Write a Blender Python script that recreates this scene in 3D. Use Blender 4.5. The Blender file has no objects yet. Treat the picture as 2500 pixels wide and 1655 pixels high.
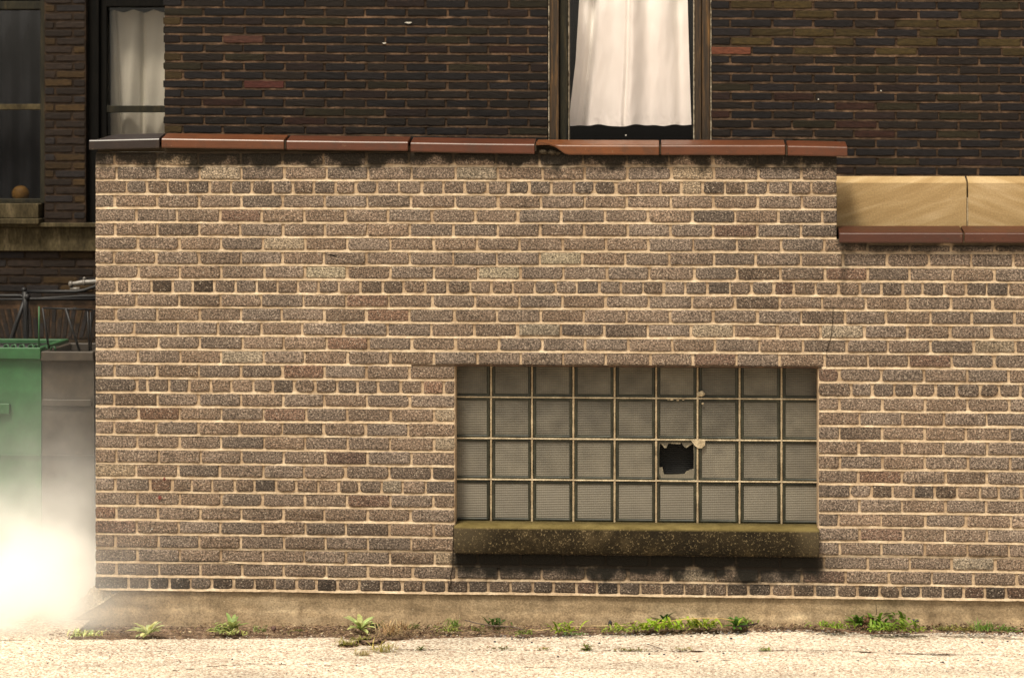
import bpy, math, random
from mathutils import Vector, noise
random.seed(7)
R = math.radians
sc = bpy.context.scene
COL = sc.collection

# ------------------------------------------------------------------ camera
F = 5772.0          # focal length in photo pixels (photo 2500 wide)
YH = 363.0          # horizon row
PSI = R(3.7)        # the camera looks a little to the left
HC = 2.42
fw = Vector((-math.sin(PSI), math.cos(PSI), 0)); rt = Vector((math.cos(PSI), math.sin(PSI), 0))
CAM = Vector((12*math.sin(PSI), -12*math.cos(PSI), HC))
cd = bpy.data.cameras.new('camera'); cam = bpy.data.objects.new('camera', cd); COL.objects.link(cam)
cam.location = CAM; cam.rotation_euler = (R(90), 0, PSI)
cd.sensor_width = 36; cd.lens = 36*F/2500; cd.shift_y = -(827.5-YH)/2500
cd.clip_start = .1; cd.clip_end = 500
cd.dof.use_dof = True; cd.dof.focus_distance = 12.0; cd.dof.aperture_fstop = 2.0
sc.camera = cam

# ------------------------------------------------------------------ light
EL, AZ = 61, 205
w = bpy.data.worlds.new('World'); sc.world = w; w.use_nodes = True
nt = w.node_tree; nt.nodes.clear()
sky = nt.nodes.new('ShaderNodeTexSky'); sky.sky_type = 'NISHITA'; sky.sun_disc = False
sky.sun_elevation = R(EL); sky.sun_rotation = R(AZ); sky.air_density = 1.0; sky.dust_density = 4.0
hs = nt.nodes.new('ShaderNodeHueSaturation'); hs.inputs['Saturation'].default_value = .12
tint = nt.nodes.new('ShaderNodeMix'); tint.data_type = 'RGBA'; tint.blend_type = 'MULTIPLY'
tint.inputs[0].default_value = 1; tint.inputs[7].default_value = (1.0, .925, .79, 1)
bg = nt.nodes.new('ShaderNodeBackground'); bg.inputs[1].default_value = .13
wo = nt.nodes.new('ShaderNodeOutputWorld')
nt.links.new(sky.outputs[0], hs.inputs['Color']); nt.links.new(hs.outputs[0], tint.inputs[6])
nt.links.new(tint.outputs[2], bg.inputs[0]); nt.links.new(bg.outputs[0], wo.inputs[0])
sd = bpy.data.lights.new('sun', 'SUN'); sun = bpy.data.objects.new('sun', sd); COL.objects.link(sun)
sd.energy = 2.9; sd.angle = R(11); sd.color = (1, .905, .745)
sv = Vector((math.cos(R(EL))*math.sin(R(AZ)), math.cos(R(EL))*math.cos(R(AZ)), math.sin(R(EL))))
sun.rotation_euler = sv.to_track_quat('Z', 'Y').to_euler(); sun.location = (0, -6, 8)
sc.view_settings.view_transform = 'Standard'; sc.view_settings.look = 'None'
sc.view_settings.gamma = 1; sc.view_settings.exposure = 0.6
sc.render.engine = 'CYCLES'
sc.cycles.volume_bounces = 24; sc.cycles.max_bounces = 26; sc.cycles.diffuse_bounces = 4
sc.cycles.transparent_max_bounces = 12
sc.cycles.volume_step_rate = 1.0
sc.cycles.sample_clamp_indirect = 6

# ------------------------------------------------------------------ pixel -> world
def ray(px, py):
    return fw + rt*((px-1250)/F) + Vector((0, 0, 1))*((YH-py)/F)
def P(px, py, Y=0.0):
    d = ray(px, py); t = (Y-CAM.y)/d.y
    return CAM + d*t
def G(px, py, z=0.0):
    d = ray(px, py); t = (z-CAM.z)/d.z
    return CAM + d*t
def X(px, Y=0.0): return P(px, YH, Y).x
def Z(py, px=1250, Y=0.0): return P(px, py, Y).z
def lerp(a, b, t): return a+(b-a)*t
def interp(x, pts):
    if x <= pts[0][0]: return pts[0][1]
    for (a, u), (b, v) in zip(pts, pts[1:]):
        if x <= b: return u+(v-u)*(x-a)/(b-a)
    return pts[-1][1]
def nz(x, y=0, z=0): return noise.noise(Vector((x, y, z)))

# ------------------------------------------------------------------ mesh builder
WOB = lambda u_, z: .0022*nz(u_*1.3, z*4, 3)+.0010*nz(u_*4, z*5, 8)
class MB:
    def __init__(s): s.v = []; s.f = []; s.m = []; s.c = []; s.col = (1, 1, 1); s.sm = []
    def vt(s, p): s.v.append(tuple(p)); s.c.append(s.col); return len(s.v)-1
    def fc(s, idx, m=0, smooth=False): s.f.append(tuple(idx)); s.m.append(m); s.sm.append(smooth)
    def ring(s, pts): return [s.vt(p) for p in pts]
    def bridge(s, a, b, m=0, smooth=False, closed=True):
        n = len(a)
        for i in range(n if closed else n-1):
            j = (i+1) % n
            s.fc((a[i], a[j], b[j], b[i]), m, smooth)
    def box(s, x0, x1, y0, y1, z0, z1, m=0, bev=0.0):
        if bev <= 0:
            r = s.ring([(x0,y0,z0),(x1,y0,z0),(x1,y1,z0),(x0,y1,z0),(x0,y0,z1),(x1,y0,z1),(x1,y1,z1),(x0,y1,z1)])
            for q in ((0,3,2,1),(4,5,6,7),(0,1,5,4),(1,2,6,5),(2,3,7,6),(3,0,4,7)): s.fc([r[i] for i in q], m)
            return
        b = bev
        def rr(z, k): return [(x0+k,y0+b,z),(x0+b,y0+k,z),(x1-b,y0+k,z),(x1-k,y0+b,z),(x1-k,y1-b,z),(x1-b,y1-k,z),(x0+b,y1-k,z),(x0+k,y1-b,z)]
        rs = [s.ring(rr(z0, b)), s.ring(rr(z0+b, 0)), s.ring(rr(z1-b, 0)), s.ring(rr(z1, b))]
        s.fc(rs[0][::-1], m); s.fc(rs[-1], m)
        for a, c in zip(rs, rs[1:]): s.bridge(a, c, m)
    def tube(s, pts, r, n=8, m=0, caps=True):
        pts = [Vector(p) for p in pts]; rings = []
        rr = r if isinstance(r, (list, tuple)) else [r]*len(pts)
        for i, p in enumerate(pts):
            t = (pts[min(i+1, len(pts)-1)]-pts[max(i-1, 0)]).normalized()
            a = t.orthogonal().normalized() if i == 0 else (a-t*a.dot(t)).normalized()
            b = t.cross(a)
            rings.append(s.ring([p+(a*math.cos(q)+b*math.sin(q))*rr[i] for q in [2*math.pi*k/n for k in range(n)]]))
        for a_, b_ in zip(rings, rings[1:]): s.bridge(a_, b_, m, True)
        if caps: s.fc(rings[0][::-1], m); s.fc(rings[-1], m)
    def grid(s, fn, nu, nv, m=0, smooth=True):
        ix = [[s.vt(fn(i/nu, j/nv)) for j in range(nv+1)] for i in range(nu+1)]
        for i in range(nu):
            for j in range(nv):
                s.fc((ix[i][j], ix[i+1][j], ix[i+1][j+1], ix[i][j+1]), m, smooth)
        return ix
    def build(s, name, mats, parent=None):
        me = bpy.data.meshes.new(name)
        off = Vector((0, 0, 0)); q = parent
        while q is not None: off += Vector(q.location); q = q.parent
        me.from_pydata([tuple(Vector(v)-off) for v in s.v], [], s.f)
        if not isinstance(mats, (list, tuple)): mats = [mats]
        for mt in mats: me.materials.append(mt)
        me.polygons.foreach_set('material_index', s.m); me.polygons.foreach_set('use_smooth', s.sm)
        ca = me.color_attributes.new('Col', 'FLOAT_COLOR', 'POINT')
        flat = []
        for c in s.c: flat += [c[0], c[1], c[2], 1.0]
        ca.data.foreach_set('color', flat); me.update()
        o = bpy.data.objects.new(name, me); COL.objects.link(o)
        if parent is not None: o.parent = parent
        return o
def tag(o, label=None, cat=None, group=None, kind=None):
    if label: o['label'] = label
    if cat: o['category'] = cat
    if group: o['group'] = group
    if kind: o['kind'] = kind
    return o
def empty(name, loc, label, cat, group=None):
    o = bpy.data.objects.new(name, None); COL.objects.link(o); o.location = loc
    o.empty_display_size = .1
    return tag(o, label, cat, group)

# ------------------------------------------------------------------ materials
class MT:
    def __init__(s, name, rough=.8, spec=.3):
        s.mat = bpy.data.materials.new(name); s.mat.use_nodes = True; s.t = s.mat.node_tree
        s.b = s.t.nodes['Principled BSDF']; s.b.inputs['Roughness'].default_value = rough
        s.b.inputs['Specular IOR Level'].default_value = spec
        s.pos = s.t.nodes.new('ShaderNodeNewGeometry').outputs['Position']
    def n(s, kind, **kw):
        o = s.t.nodes.new('ShaderNode'+kind)
        for k, v in kw.items():
            setattr(o, k, v)
        return o
    def L(s, a, b): s.t.links.new(a, b)
    def noise(s, scale, detail=3, rough=.55, vec=None, stretch=None):
        o = s.n('TexNoise'); o.inputs['Scale'].default_value = scale; o.inputs['Detail'].default_value = detail
        o.inputs['Roughness'].default_value = rough
        v = vec or s.pos
        if stretch:
            mp = s.n('Mapping'); mp.inputs['Scale'].default_value = stretch
            if len(stretch) > 3: pass
            s.L(v, mp.inputs[0]); v = mp.outputs[0]
        s.L(v, o.inputs['Vector']); return o.outputs['Fac']
    def voro(s, scale, out='Color', stretch=None):
        o = s.n('TexVoronoi'); o.inputs['Scale'].default_value = scale; v = s.pos
        if stretch:
            mp = s.n('Mapping'); mp.inputs['Scale'].default_value = stretch; s.L(v, mp.inputs[0]); v = mp.outputs[0]
        s.L(v, o.inputs['Vector']); return o.outputs[out]
    def ramp(s, x, *stops):
        o = s.n('ValToRGB'); e = o.color_ramp.elements
        while len(e) < len(stops): e.new(.5)
        for k, (p, c) in enumerate(stops):
            e[k].position = p
            e[k].color = (c, c, c, 1) if not isinstance(c, (tuple, list)) else (*c, 1)
        s.L(x, o.inputs[0]); return o.outputs[0]
    def mix(s, fac, a, b, mode='MIX'):
        o = s.n('Mix', data_type='RGBA', blend_type=mode)
        for i, q in ((0, fac), (6, a), (7, b)):
            if isinstance(q, (int, float)): o.inputs[i].default_value = q if i == 0 else (q, q, q, 1)
            elif isinstance(q, tuple): o.inputs[i].default_value = (*q, 1)
            else: s.L(q, o.inputs[i])
        return o.outputs[2]
    def math(s, op, a, b=0.0, clamp=False):
        o = s.n('Math', operation=op, use_clamp=clamp)
        for i, q in ((0, a), (1, b)):
            if isinstance(q, (int, float)): o.inputs[i].default_value = q
            else: s.L(q, o.inputs[i])
        return o.outputs[0]
    def attr(s):
        o = s.n('Attribute', attribute_name='Col'); return o.outputs['Color']
    def xyz(s):
        o = s.n('SeparateXYZ'); s.L(s.pos, o.inputs[0]); return o.outputs
    def sstep(s, x, a, b):
        o = s.n('MapRange', interpolation_type='SMOOTHSTEP')
        o.inputs['From Min'].default_value = a; o.inputs['From Max'].default_value = b
        s.L(x, o.inputs['Value']); return o.outputs['Result']
    def color(s, c):
        if isinstance(c, tuple): s.b.inputs['Base Color'].default_value = (*c, 1)
        else: s.L(c, s.b.inputs['Base Color'])
        return s
    def bump(s, h, strength=.5, dist=.003):
        o = s.n('Bump'); o.inputs['Strength'].default_value = strength; o.inputs['Distance'].default_value = dist
        s.L(h, o.inputs['Height']); s.L(o.outputs[0], s.b.inputs['Normal']); return s

# dark bands under the sill and the copings, with grime and a damp line
def dark_mask(m):
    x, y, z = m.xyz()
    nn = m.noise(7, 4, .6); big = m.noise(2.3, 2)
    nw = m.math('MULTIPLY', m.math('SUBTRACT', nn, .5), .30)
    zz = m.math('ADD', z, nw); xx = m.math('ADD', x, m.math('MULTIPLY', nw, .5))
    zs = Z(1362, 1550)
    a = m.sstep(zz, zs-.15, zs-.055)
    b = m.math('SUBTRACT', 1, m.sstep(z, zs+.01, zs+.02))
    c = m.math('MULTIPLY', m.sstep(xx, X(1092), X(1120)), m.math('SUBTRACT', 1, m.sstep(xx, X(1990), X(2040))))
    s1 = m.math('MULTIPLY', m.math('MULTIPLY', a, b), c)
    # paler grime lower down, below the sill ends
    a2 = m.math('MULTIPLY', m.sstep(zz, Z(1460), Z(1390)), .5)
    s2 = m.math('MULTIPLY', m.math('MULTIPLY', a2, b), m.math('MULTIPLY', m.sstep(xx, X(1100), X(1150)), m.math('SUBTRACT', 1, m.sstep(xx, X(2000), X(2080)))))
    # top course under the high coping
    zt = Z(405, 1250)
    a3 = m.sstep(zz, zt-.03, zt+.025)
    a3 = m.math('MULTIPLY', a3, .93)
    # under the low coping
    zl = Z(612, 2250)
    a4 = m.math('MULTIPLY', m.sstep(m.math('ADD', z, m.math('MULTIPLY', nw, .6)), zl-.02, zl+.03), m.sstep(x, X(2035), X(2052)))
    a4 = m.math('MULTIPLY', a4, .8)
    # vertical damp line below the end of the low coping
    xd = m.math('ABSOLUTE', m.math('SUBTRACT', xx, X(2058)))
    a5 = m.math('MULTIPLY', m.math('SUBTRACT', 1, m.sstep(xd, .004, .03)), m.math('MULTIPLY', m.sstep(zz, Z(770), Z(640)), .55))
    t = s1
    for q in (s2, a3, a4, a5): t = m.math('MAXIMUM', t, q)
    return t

def brick_front():
    m = MT('grey_brick', .9, .25)
    c = m.attr()
    g = m.noise(115, 4, .7)
    sp = m.ramp(g, (.34, .24), (.45, .72), (.54, 1.15), (.68, 2.6))
    c = m.mix(1, c, sp, 'MULTIPLY')
    v = m.voro(210, 'Color'); vs = m.n('SeparateColor'); m.L(v, vs.inputs[0])
    lightg = m.ramp(vs.outputs[0], (.93, 0.0), (.97, 1.0))
    c = m.mix(m.math('MULTIPLY', lightg, .6), c, (.50, .42, .33))
    pit = m.ramp(vs.outputs[1], (.90, 0.0), (.94, 1.0))
    c = m.mix(m.math('MULTIPLY', pit, .7), c, (.02, .016, .012))
    patch = m.mix(1, m.ramp(m.noise(3.2, 4), (.3, .80), (.7, 1.18)), m.ramp(m.noise(.9, 3), (.35, .84), (.6, 1.08)), 'MULTIPLY')
    c = m.mix(1, c, patch, 'MULTIPLY')
    c = m.mix(dark_mask(m), c, (.012, .010, .007))
    m.color(c); m.bump(g, 1, .009)
    return m.mat
def mortar_front():
    m = MT('pale_mortar', .95, .2)
    g = m.noise(90, 4, .65)
    c = m.ramp(m.noise(9, 4), (.25, (.22, .155, .097)), (.5, (.36, .275, .185)), (.75, (.50, .405, .29)))
    c = m.mix(1, c, m.ramp(g, (.3, .72), (.7, 1.18)), 'MULTIPLY')
    c = m.mix(1, c, m.attr(), 'MULTIPLY')
    c = m.mix(m.math('MULTIPLY', dark_mask(m), 1.0), c, (.018, .014, .010))
    m.color(c); m.bump(g, .6, .004)
    return m.mat
def brick_dark():
    m = MT('dark_brick', .8, .22)
    g = m.noise(60, 4, .65, stretch=(.5, 1, 1.4))
    c = m.mix(1, m.attr(), m.ramp(g, (.3, .6), (.7, 1.5)), 'MULTIPLY')
    m.color(c); m.bump(g, .5, .003)
    return m.mat
def simple(name, stops, scale=8, rough=.85, spec=.3, fine=90, famt=(.7, 1.25), bump=.4, stretch=None, dist=.003, usecol=False):
    m = MT(name, rough, spec)
    c = m.ramp(m.noise(scale, 5, .6, stretch=stretch), *stops)
    g = m.noise(fine, 3, .6, stretch=stretch)
    c = m.mix(1, c, m.ramp(g, (.3, famt[0]), (.7, famt[1])), 'MULTIPLY')
    if usecol: c = m.mix(1, c, m.attr(), 'MULTIPLY')
    m.color(c); m.bump(g, bump, dist)
    return m.mat
M = {}
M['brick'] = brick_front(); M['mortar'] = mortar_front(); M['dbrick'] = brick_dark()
M['dmortar'] = simple('brown_mortar', ((.3, (.016, .010, .006)), (.5, (.036, .022, .013)), (.7, (.090, .055, .033))), 12, .95, .2, usecol=True)

def terracotta():
    m = MT('glazed_terracotta', .42, .35)
    c = m.ramp(m.noise(5, 3, stretch=(.6, 1, 1)), (.3, .8), (.7, 1.25))
    c = m.mix(1, m.attr(), c, 'MULTIPLY'); c = m.mix(1, c, (.36, .35, .30), 'MULTIPLY')
    g = m.noise(45, 4, .65)
    c = m.mix(m.ramp(g, (.62, 0.0), (.70, .8)), c, (.02, .010, .006))
    c = m.mix(m.ramp(m.noise(14, 5, .7), (.50, 0.0), (.68, .45)), c, (.035, .020, .013)); c = m.mix(m.ramp(m.noise(33, 4, .7), (.66, 0.0), (.74, .5)), c, (.22, .15, .09))
    m.color(c); m.bump(m.noise(40, 4, .7), .45, .003)
    m.b.inputs['Coat Weight'].default_value = .15; m.b.inputs['Coat Roughness'].default_value = .25
    return m.mat
M['terra'] = terracotta()
def sandstone(ang):
    m = MT('yellow_sandstone', .85, .25)
    m0 = m.n('Mapping'); m0.inputs['Rotation'].default_value = (0, R(ang), 0); m.L(m.pos, m0.inputs[0])
    mp = m.n('Mapping'); mp.inputs['Scale'].default_value = (2.4, 3, 17)
    m.L(m0.outputs[0], mp.inputs[0])
    n1 = m.n('TexNoise'); n1.inputs['Scale'].default_value = 1.4; n1.inputs['Detail'].default_value = 5; n1.inputs['Distortion'].default_value = .25
    m.L(mp.outputs[0], n1.inputs['Vector'])
    c = m.ramp(n1.outputs['Fac'], (.25, (.26, .17, .075)), (.5, (.32, .22, .105)), (.75, (.41, .30, .165)))
    g = m.noise(120, 3)
    c = m.mix(1, c, m.ramp(g, (.3, .85), (.7, 1.12)), 'MULTIPLY')
    m.color(c); m.bump(g, .3, .002); return m.mat
M['sand'] = sandstone(20); M['sand2'] = sandstone(-18)
def sillmat():
    m = MT('mossy_aggregate_concrete', .95, .2)
    x, y, z = m.xyz()
    top = m.sstep(z, Z(1296, 1550, -.03), Z(1288, 1550, -.03))
    base = m.ramp(m.noise(6, 4, .6), (.38, (.009, .006, .002)), (.56, (.019, .013, .005)), (.74, (.060, .043, .020)))
    ends = m.math('MAXIMUM', m.math('SUBTRACT', 1, m.sstep(x, X(1120), X(1230))), m.sstep(x, X(1920), X(1990)))
    base = m.mix(m.math('MULTIPLY', ends, .5), base, (.085, .066, .038))
    gn = m.noise(95, 4, .75); grain = m.ramp(gn, (.57, 0.0), (.68, 1.0))
    c = m.mix(m.math('MULTIPLY', grain, .75), base, (.25, .19, .10))
    moss = m.ramp(m.noise(11, 4), (.3, (.085, .062, .016)), (.7, (.17, .13, .045)))
    c = m.mix(m.math('MULTIPLY', top, .9), c, moss)
    m.color(c); m.bump(m.noise(80, 4, .7), .9, .006); return m.mat
M['sill'] = sillmat()
def foundation():
    m = MT('old_concrete', .95, .2)
    x, y, z = m.xyz()
    c = m.ramp(m.noise(3.2, 5, .62, stretch=(.7, 1, 2.6)), (.28, (.25, .18, .105)), (.5, (.46, .345, .21)), (.72, (.62, .49, .32)))
    c = m.mix(1, c, m.ramp(m.noise(13, 5, .7), (.30, .62), (.5, 1.0), (.7, 1.22)), 'MULTIPLY')
    c = m.mix(m.ramp(m.noise(5.5, 4, .65, stretch=(1.6, 1, .35)), (.55, 0.0), (.70, .55)), c, (.13, .088, .05))
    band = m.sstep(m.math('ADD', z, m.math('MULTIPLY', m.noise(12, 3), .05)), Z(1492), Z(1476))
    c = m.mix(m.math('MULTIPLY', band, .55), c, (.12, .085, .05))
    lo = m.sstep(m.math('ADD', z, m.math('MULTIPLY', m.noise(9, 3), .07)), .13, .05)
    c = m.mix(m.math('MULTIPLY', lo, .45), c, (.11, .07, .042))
    g = m.noise(110, 4, .7)
    c = m.mix(1, c, m.ramp(g, (.3, .62), (.7, 1.35)), 'MULTIPLY')
    c = m.mix(m.ramp(m.noise(60, 3, .7), (.66, 0.0), (.72, .7)), c, (.50, .42, .30))
    m.color(c); m.bump(g, .7, .005); return m.mat
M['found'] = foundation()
def pavement():
    m = MT('pale_aggregate_pavement', .95, .15)
    g = m.noise(75, 4, .7)
    v = m.n('TexVoronoi'); v.inputs['Scale'].default_value = 105; m.L(m.pos, v.inputs['Vector'])
    vs = m.n('SeparateColor'); m.L(v.outputs['Color'], vs.inputs[0])
    c = m.ramp(vs.outputs[0], (0.0, (.28, .155, .11)), (.25, (.44, .355, .27)), (.75, (.66, .575, .46)), (1.0, (.80, .75, .64)))
    c = m.mix(m.ramp(vs.outputs[1], (.975, 0.0), (.985, .8)), c, (.08, .06, .045))
    c = m.mix(1, c, m.ramp(m.noise(2.2, 4, stretch=(.5, 1.6, 1)), (.3, .70), (.6, 1.12)), 'MULTIPLY')
    c = m.mix(1, c, m.ramp(g, (.3, .62), (.7, 1.28)), 'MULTIPLY')
    m.color(c)
    h = m.math('ADD', m.math('MULTIPLY', v.outputs['Distance'], -1), g)
    m.bump(h, .8, .006); return m.mat
M['pave'] = pavement()
M['soil'] = simple('dark_soil', ((.3, (.05, .032, .021)), (.5, (.13, .085, .057)), (.72, (.30, .21, .14))), 26, 1, .1, fine=120, famt=(.4, 1.7), bump=1, dist=.01)
M['rubble'] = simple('broken_concrete', ((.3, (.20, .14, .08)), (.5, (.42, .33, .22)), (.7, (.62, .54, .40))), 45, .95, .2, fine=130, famt=(.6, 1.3), bump=1, dist=.012)
M['wood'] = simple('weathered_brown_wood', ((.34, (.006, .0035, .0015)), (.52, (.034, .018, .006)), (.70, (.13, .064, .015))), 9, .6, .4, fine=60, famt=(.5, 1.5), bump=.6, stretch=(5, 5, .35))
M['greenwood'] = simple('weathered_dark_green_wood', ((.35, (.004, .004, .002)), (.6, (.018, .015, .007)), (.75, (.05, .034, .014))), 10, .75, .25, fine=70, famt=(.5, 1.5), bump=.6, stretch=(5, 5, .5))
M['blackwood'] = simple('black_painted_wood', ((.35, (.001, .001, .0008)), (.7, (.005, .004, .003))), 10, .8, .12, fine=70, bump=.4, stretch=(4, 4, .4))
M['caulk'] = simple('flaking_pale_paint', ((.35, (.05, .035, .02)), (.6, (.38, .33, .25))), 40, .9, .2, bump=.5)
M['room'] = simple('unlit_room', ((.3, (.004, .004, .004)), (.7, (.010, .010, .009))), 4, .9, .1, bump=0)
M['block_mortar'] = simple('tan_block_mortar', ((.3, (.28, .22, .14)), (.7, (.50, .42, .29))), 14, .95, .2, famt=(.65, 1.3), usecol=True)
def fabric(name, a, b, rough=.95):
    m = MT(name, rough, .1)
    c = m.ramp(m.noise(3.5, 4), (.3, a), (.7, b))
    m.color(c); wv = m.noise(260, 2, stretch=(1, 1, .4)); m.bump(wv, .2, .001)
    return m.mat
M['curtain'] = fabric('white_cotton', (.80, .785, .745), (.89, .875, .835))
M['curtain_grey'] = fabric('greenish_white_cotton', (.70, .68, .61), (.82, .80, .72))
M['sheer'] = fabric('dark_sheer_curtain', (.012, .013, .017), (.03, .032, .038))
def glassmat(name, tint=(.9, .93, .9), mx=.10):
    m = MT(name); m.t.nodes.remove(m.b)
    out = [n for n in m.t.nodes if n.type == 'OUTPUT_MATERIAL'][0]
    tr = m.n('BsdfTransparent'); tr.inputs[0].default_value = (*tint, 1)
    gl = m.n('BsdfGlossy'); gl.inputs['Roughness'].default_value = .03
    mx_ = m.n('MixShader'); lw = m.n('LayerWeight'); lw.inputs[0].default_value = .5
    m.L(m.math('ADD', m.math('MULTIPLY', m.math('POWER', lw.outputs['Facing'], 5.0), .9), .03), mx_.inputs[0]); m.L(tr.outputs[0], mx_.inputs[1]); m.L(gl.outputs[0], mx_.inputs[2])
    m.L(mx_.outputs[0], out.inputs[0]); return m.mat
M['pane'] = glassmat('window_glass', (.94, .92, .92))
M['pane_dirty'] = glassmat('dusty_window_glass', (.80, .79, .78))
def ribglass():
    m = MT('ribbed_glass', .42, .4)
    oi = m.n('ObjectInfo')
    c = m.ramp(m.noise(10, 4), (.3, (.056, .048, .033)), (.7, (.105, .092, .066)))
    rnd = m.n('MapRange'); rnd.inputs['To Min'].default_value = .78; rnd.inputs['To Max'].default_value = 1.22
    m.L(oi.outputs['Random'], rnd.inputs['Value'])
    c = m.mix(1, c, rnd.outputs[0], 'MULTIPLY')
    x, y, z = m.xyz()
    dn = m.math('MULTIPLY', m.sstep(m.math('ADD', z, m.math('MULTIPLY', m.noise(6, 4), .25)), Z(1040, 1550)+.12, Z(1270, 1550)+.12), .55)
    c = m.mix(dn, c, (.19, .17, .135))  # lower rows paler: stronger skylight there is painted into the colour
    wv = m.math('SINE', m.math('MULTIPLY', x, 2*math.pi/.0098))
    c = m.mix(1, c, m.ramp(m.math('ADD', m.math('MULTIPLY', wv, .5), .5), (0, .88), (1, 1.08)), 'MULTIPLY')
    m.color(c); return m.mat
M['rib'] = ribglass()
M['edgeglass'] = simple('dark_green_block_edge_glass', ((.3, (.010, .011, .006)), (.7, (.030, .030, .017))), 14, .5, .35, bump=.1)
M['shard'] = simple('broken_glass_edge', ((.3, (.12, .10, .065)), (.7, (.30, .26, .18))), 40, .35, .5, bump=.5)
M['rust'] = simple('rusty_steel', ((.3, (.012, .007, .004)), (.7, (.06, .028, .013))), 22, .85, .2, bump=.3)
M['cavity'] = simple('dark_inside_of_block', ((.3, (.003, .003, .0025)), (.7, (.008, .0075, .006))), 10, .6, .25, bump=.1)
M['green'] = simple('green_dumpster_paint', ((.3, (.010, .050, .015)), (.7, (.022, .095, .032))), 3, .5, .4, fine=20, famt=(.85, 1.15), bump=.1)
M['greyp'] = simple('grey_brown_dumpster_paint', ((.3, (.024, .018, .013)), (.7, (.052, .040, .028))), 3, .55, .4, fine=20, bump=.1)
M['black'] = simple('black_iron', ((.3, (.004, .004, .005)), (.7, (.012, .012, .013))), 9, .5, .3, bump=.1)
M['galv'] = simple('galvanised_pipe', ((.3, (.10, .09, .08)), (.7, (.20, .18, .16))), 12, .4, .6, bump=.1)
M['oldstone'] = simple('mossy_stone', ((.3, (.020, .015, .007)), (.55, (.055, .043, .022)), (.75, (.13, .10, .06))), 7, .95, .2, fine=60, famt=(.6, 1.4), stretch=(1.6, 1, .6))
M['ball'] = simple('orange_brown_rind', ((.3, (.13, .068, .012)), (.7, (.22, .115, .022))), 12, .6, .3)
M['white'] = simple('white_flake', ((.3, (.25, .24, .21)), (.7, (.42, .40, .36))), 40, .8, .2)
M['red'] = simple('red_paint_mark', ((.3, (.10, .022, .018)), (.7, (.17, .05, .04))), 40, .8, .2)
M['crack'] = simple('crack_shadow_dirt', ((.3, (.010, .007, .004)), (.7, (.03, .022, .015))), 40, 1, .1)
def leafmat():
    m = MT('weed_leaf', .55, .35)
    c = m.mix(1, m.attr(), m.ramp(m.noise(60, 3), (.3, .75), (.7, 1.25)), 'MULTIPLY')
    m.color(c)
    try:
        m.b.inputs['Subsurface Weight'].default_value = 0
    except Exception: pass
    out = [n for n in m.t.nodes if n.type == 'OUTPUT_MATERIAL'][0]
    tl = m.n('BsdfTranslucent'); m.L(c, tl.inputs[0]); ms = m.n('MixShader'); ms.inputs[0].default_value = .35
    m.L(m.b.outputs[0], ms.inputs[1]); m.L(tl.outputs[0], ms.inputs[2]); m.L(ms.outputs[0], out.inputs[0])
    return m.mat
M['leaf'] = leafmat()
M['stone'] = simple('small_stones', ((.3, .7), (.7, 1.2)), 30, .9, .2, usecol=True)
M['twig'] = simple('twig_bark', ((.3, .7), (.7, 1.3)), 30, .9, .2, usecol=True)

# ------------------------------------------------------------------ brick laying
def outline(x0, x1, z0, z1, r, step, jit, seed):
    """rounded, ragged outline of one brick face, counter-clockwise seen from -Y"""
    rs = [r*random.uniform(.4, 1.6) for _ in range(4)]
    mx = min(x1-x0, z1-z0)*.45
    rs = [min(q, mx) for q in rs]
    pts = []
    def side(ax, az, bx, bz):
        n = max(1, int(math.hypot(bx-ax, bz-az)/step))
        for i in range(n): pts.append((ax+(bx-ax)*i/n, az+(bz-az)*i/n))
    def corner(cx, cz, a0, rr):
        for k in range(1, 3):
            a = a0+k*math.pi/6; pts.append((cx+rr*math.cos(a), cz+rr*math.sin(a)))
    side(x0+rs[0], z0, x1-rs[1], z0); pts.append((x1-rs[1], z0)); corner(x1-rs[1], z0+rs[1], -math.pi/2, rs[1])
    side(x1, z0+rs[1], x1, z1-rs[2]); pts.append((x1, z1-rs[2])); corner(x1-rs[2], z1-rs[2], 0, rs[2])
    side(x1-rs[2], z1, x0+rs[3], z1); pts.append((x0+rs[3], z1)); corner(x0+rs[3], z1-rs[3], math.pi/2, rs[3])
    side(x0, z1-rs[3], x0, z0+rs[0]); pts.append((x0, z0+rs[0])); corner(x0+rs[0], z0+rs[0], math.pi, rs[0])
    out = []
    for (x, z) in pts:
        dx = nz(x*70, z*70, seed)*jit*1.4+random.uniform(-jit, jit)*.5
        dz = nz(x*70, z*70, seed+50)*jit*1.4+random.uniform(-jit, jit)*.5
        out.append((x+dx, z+dz))
    return out
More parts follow.
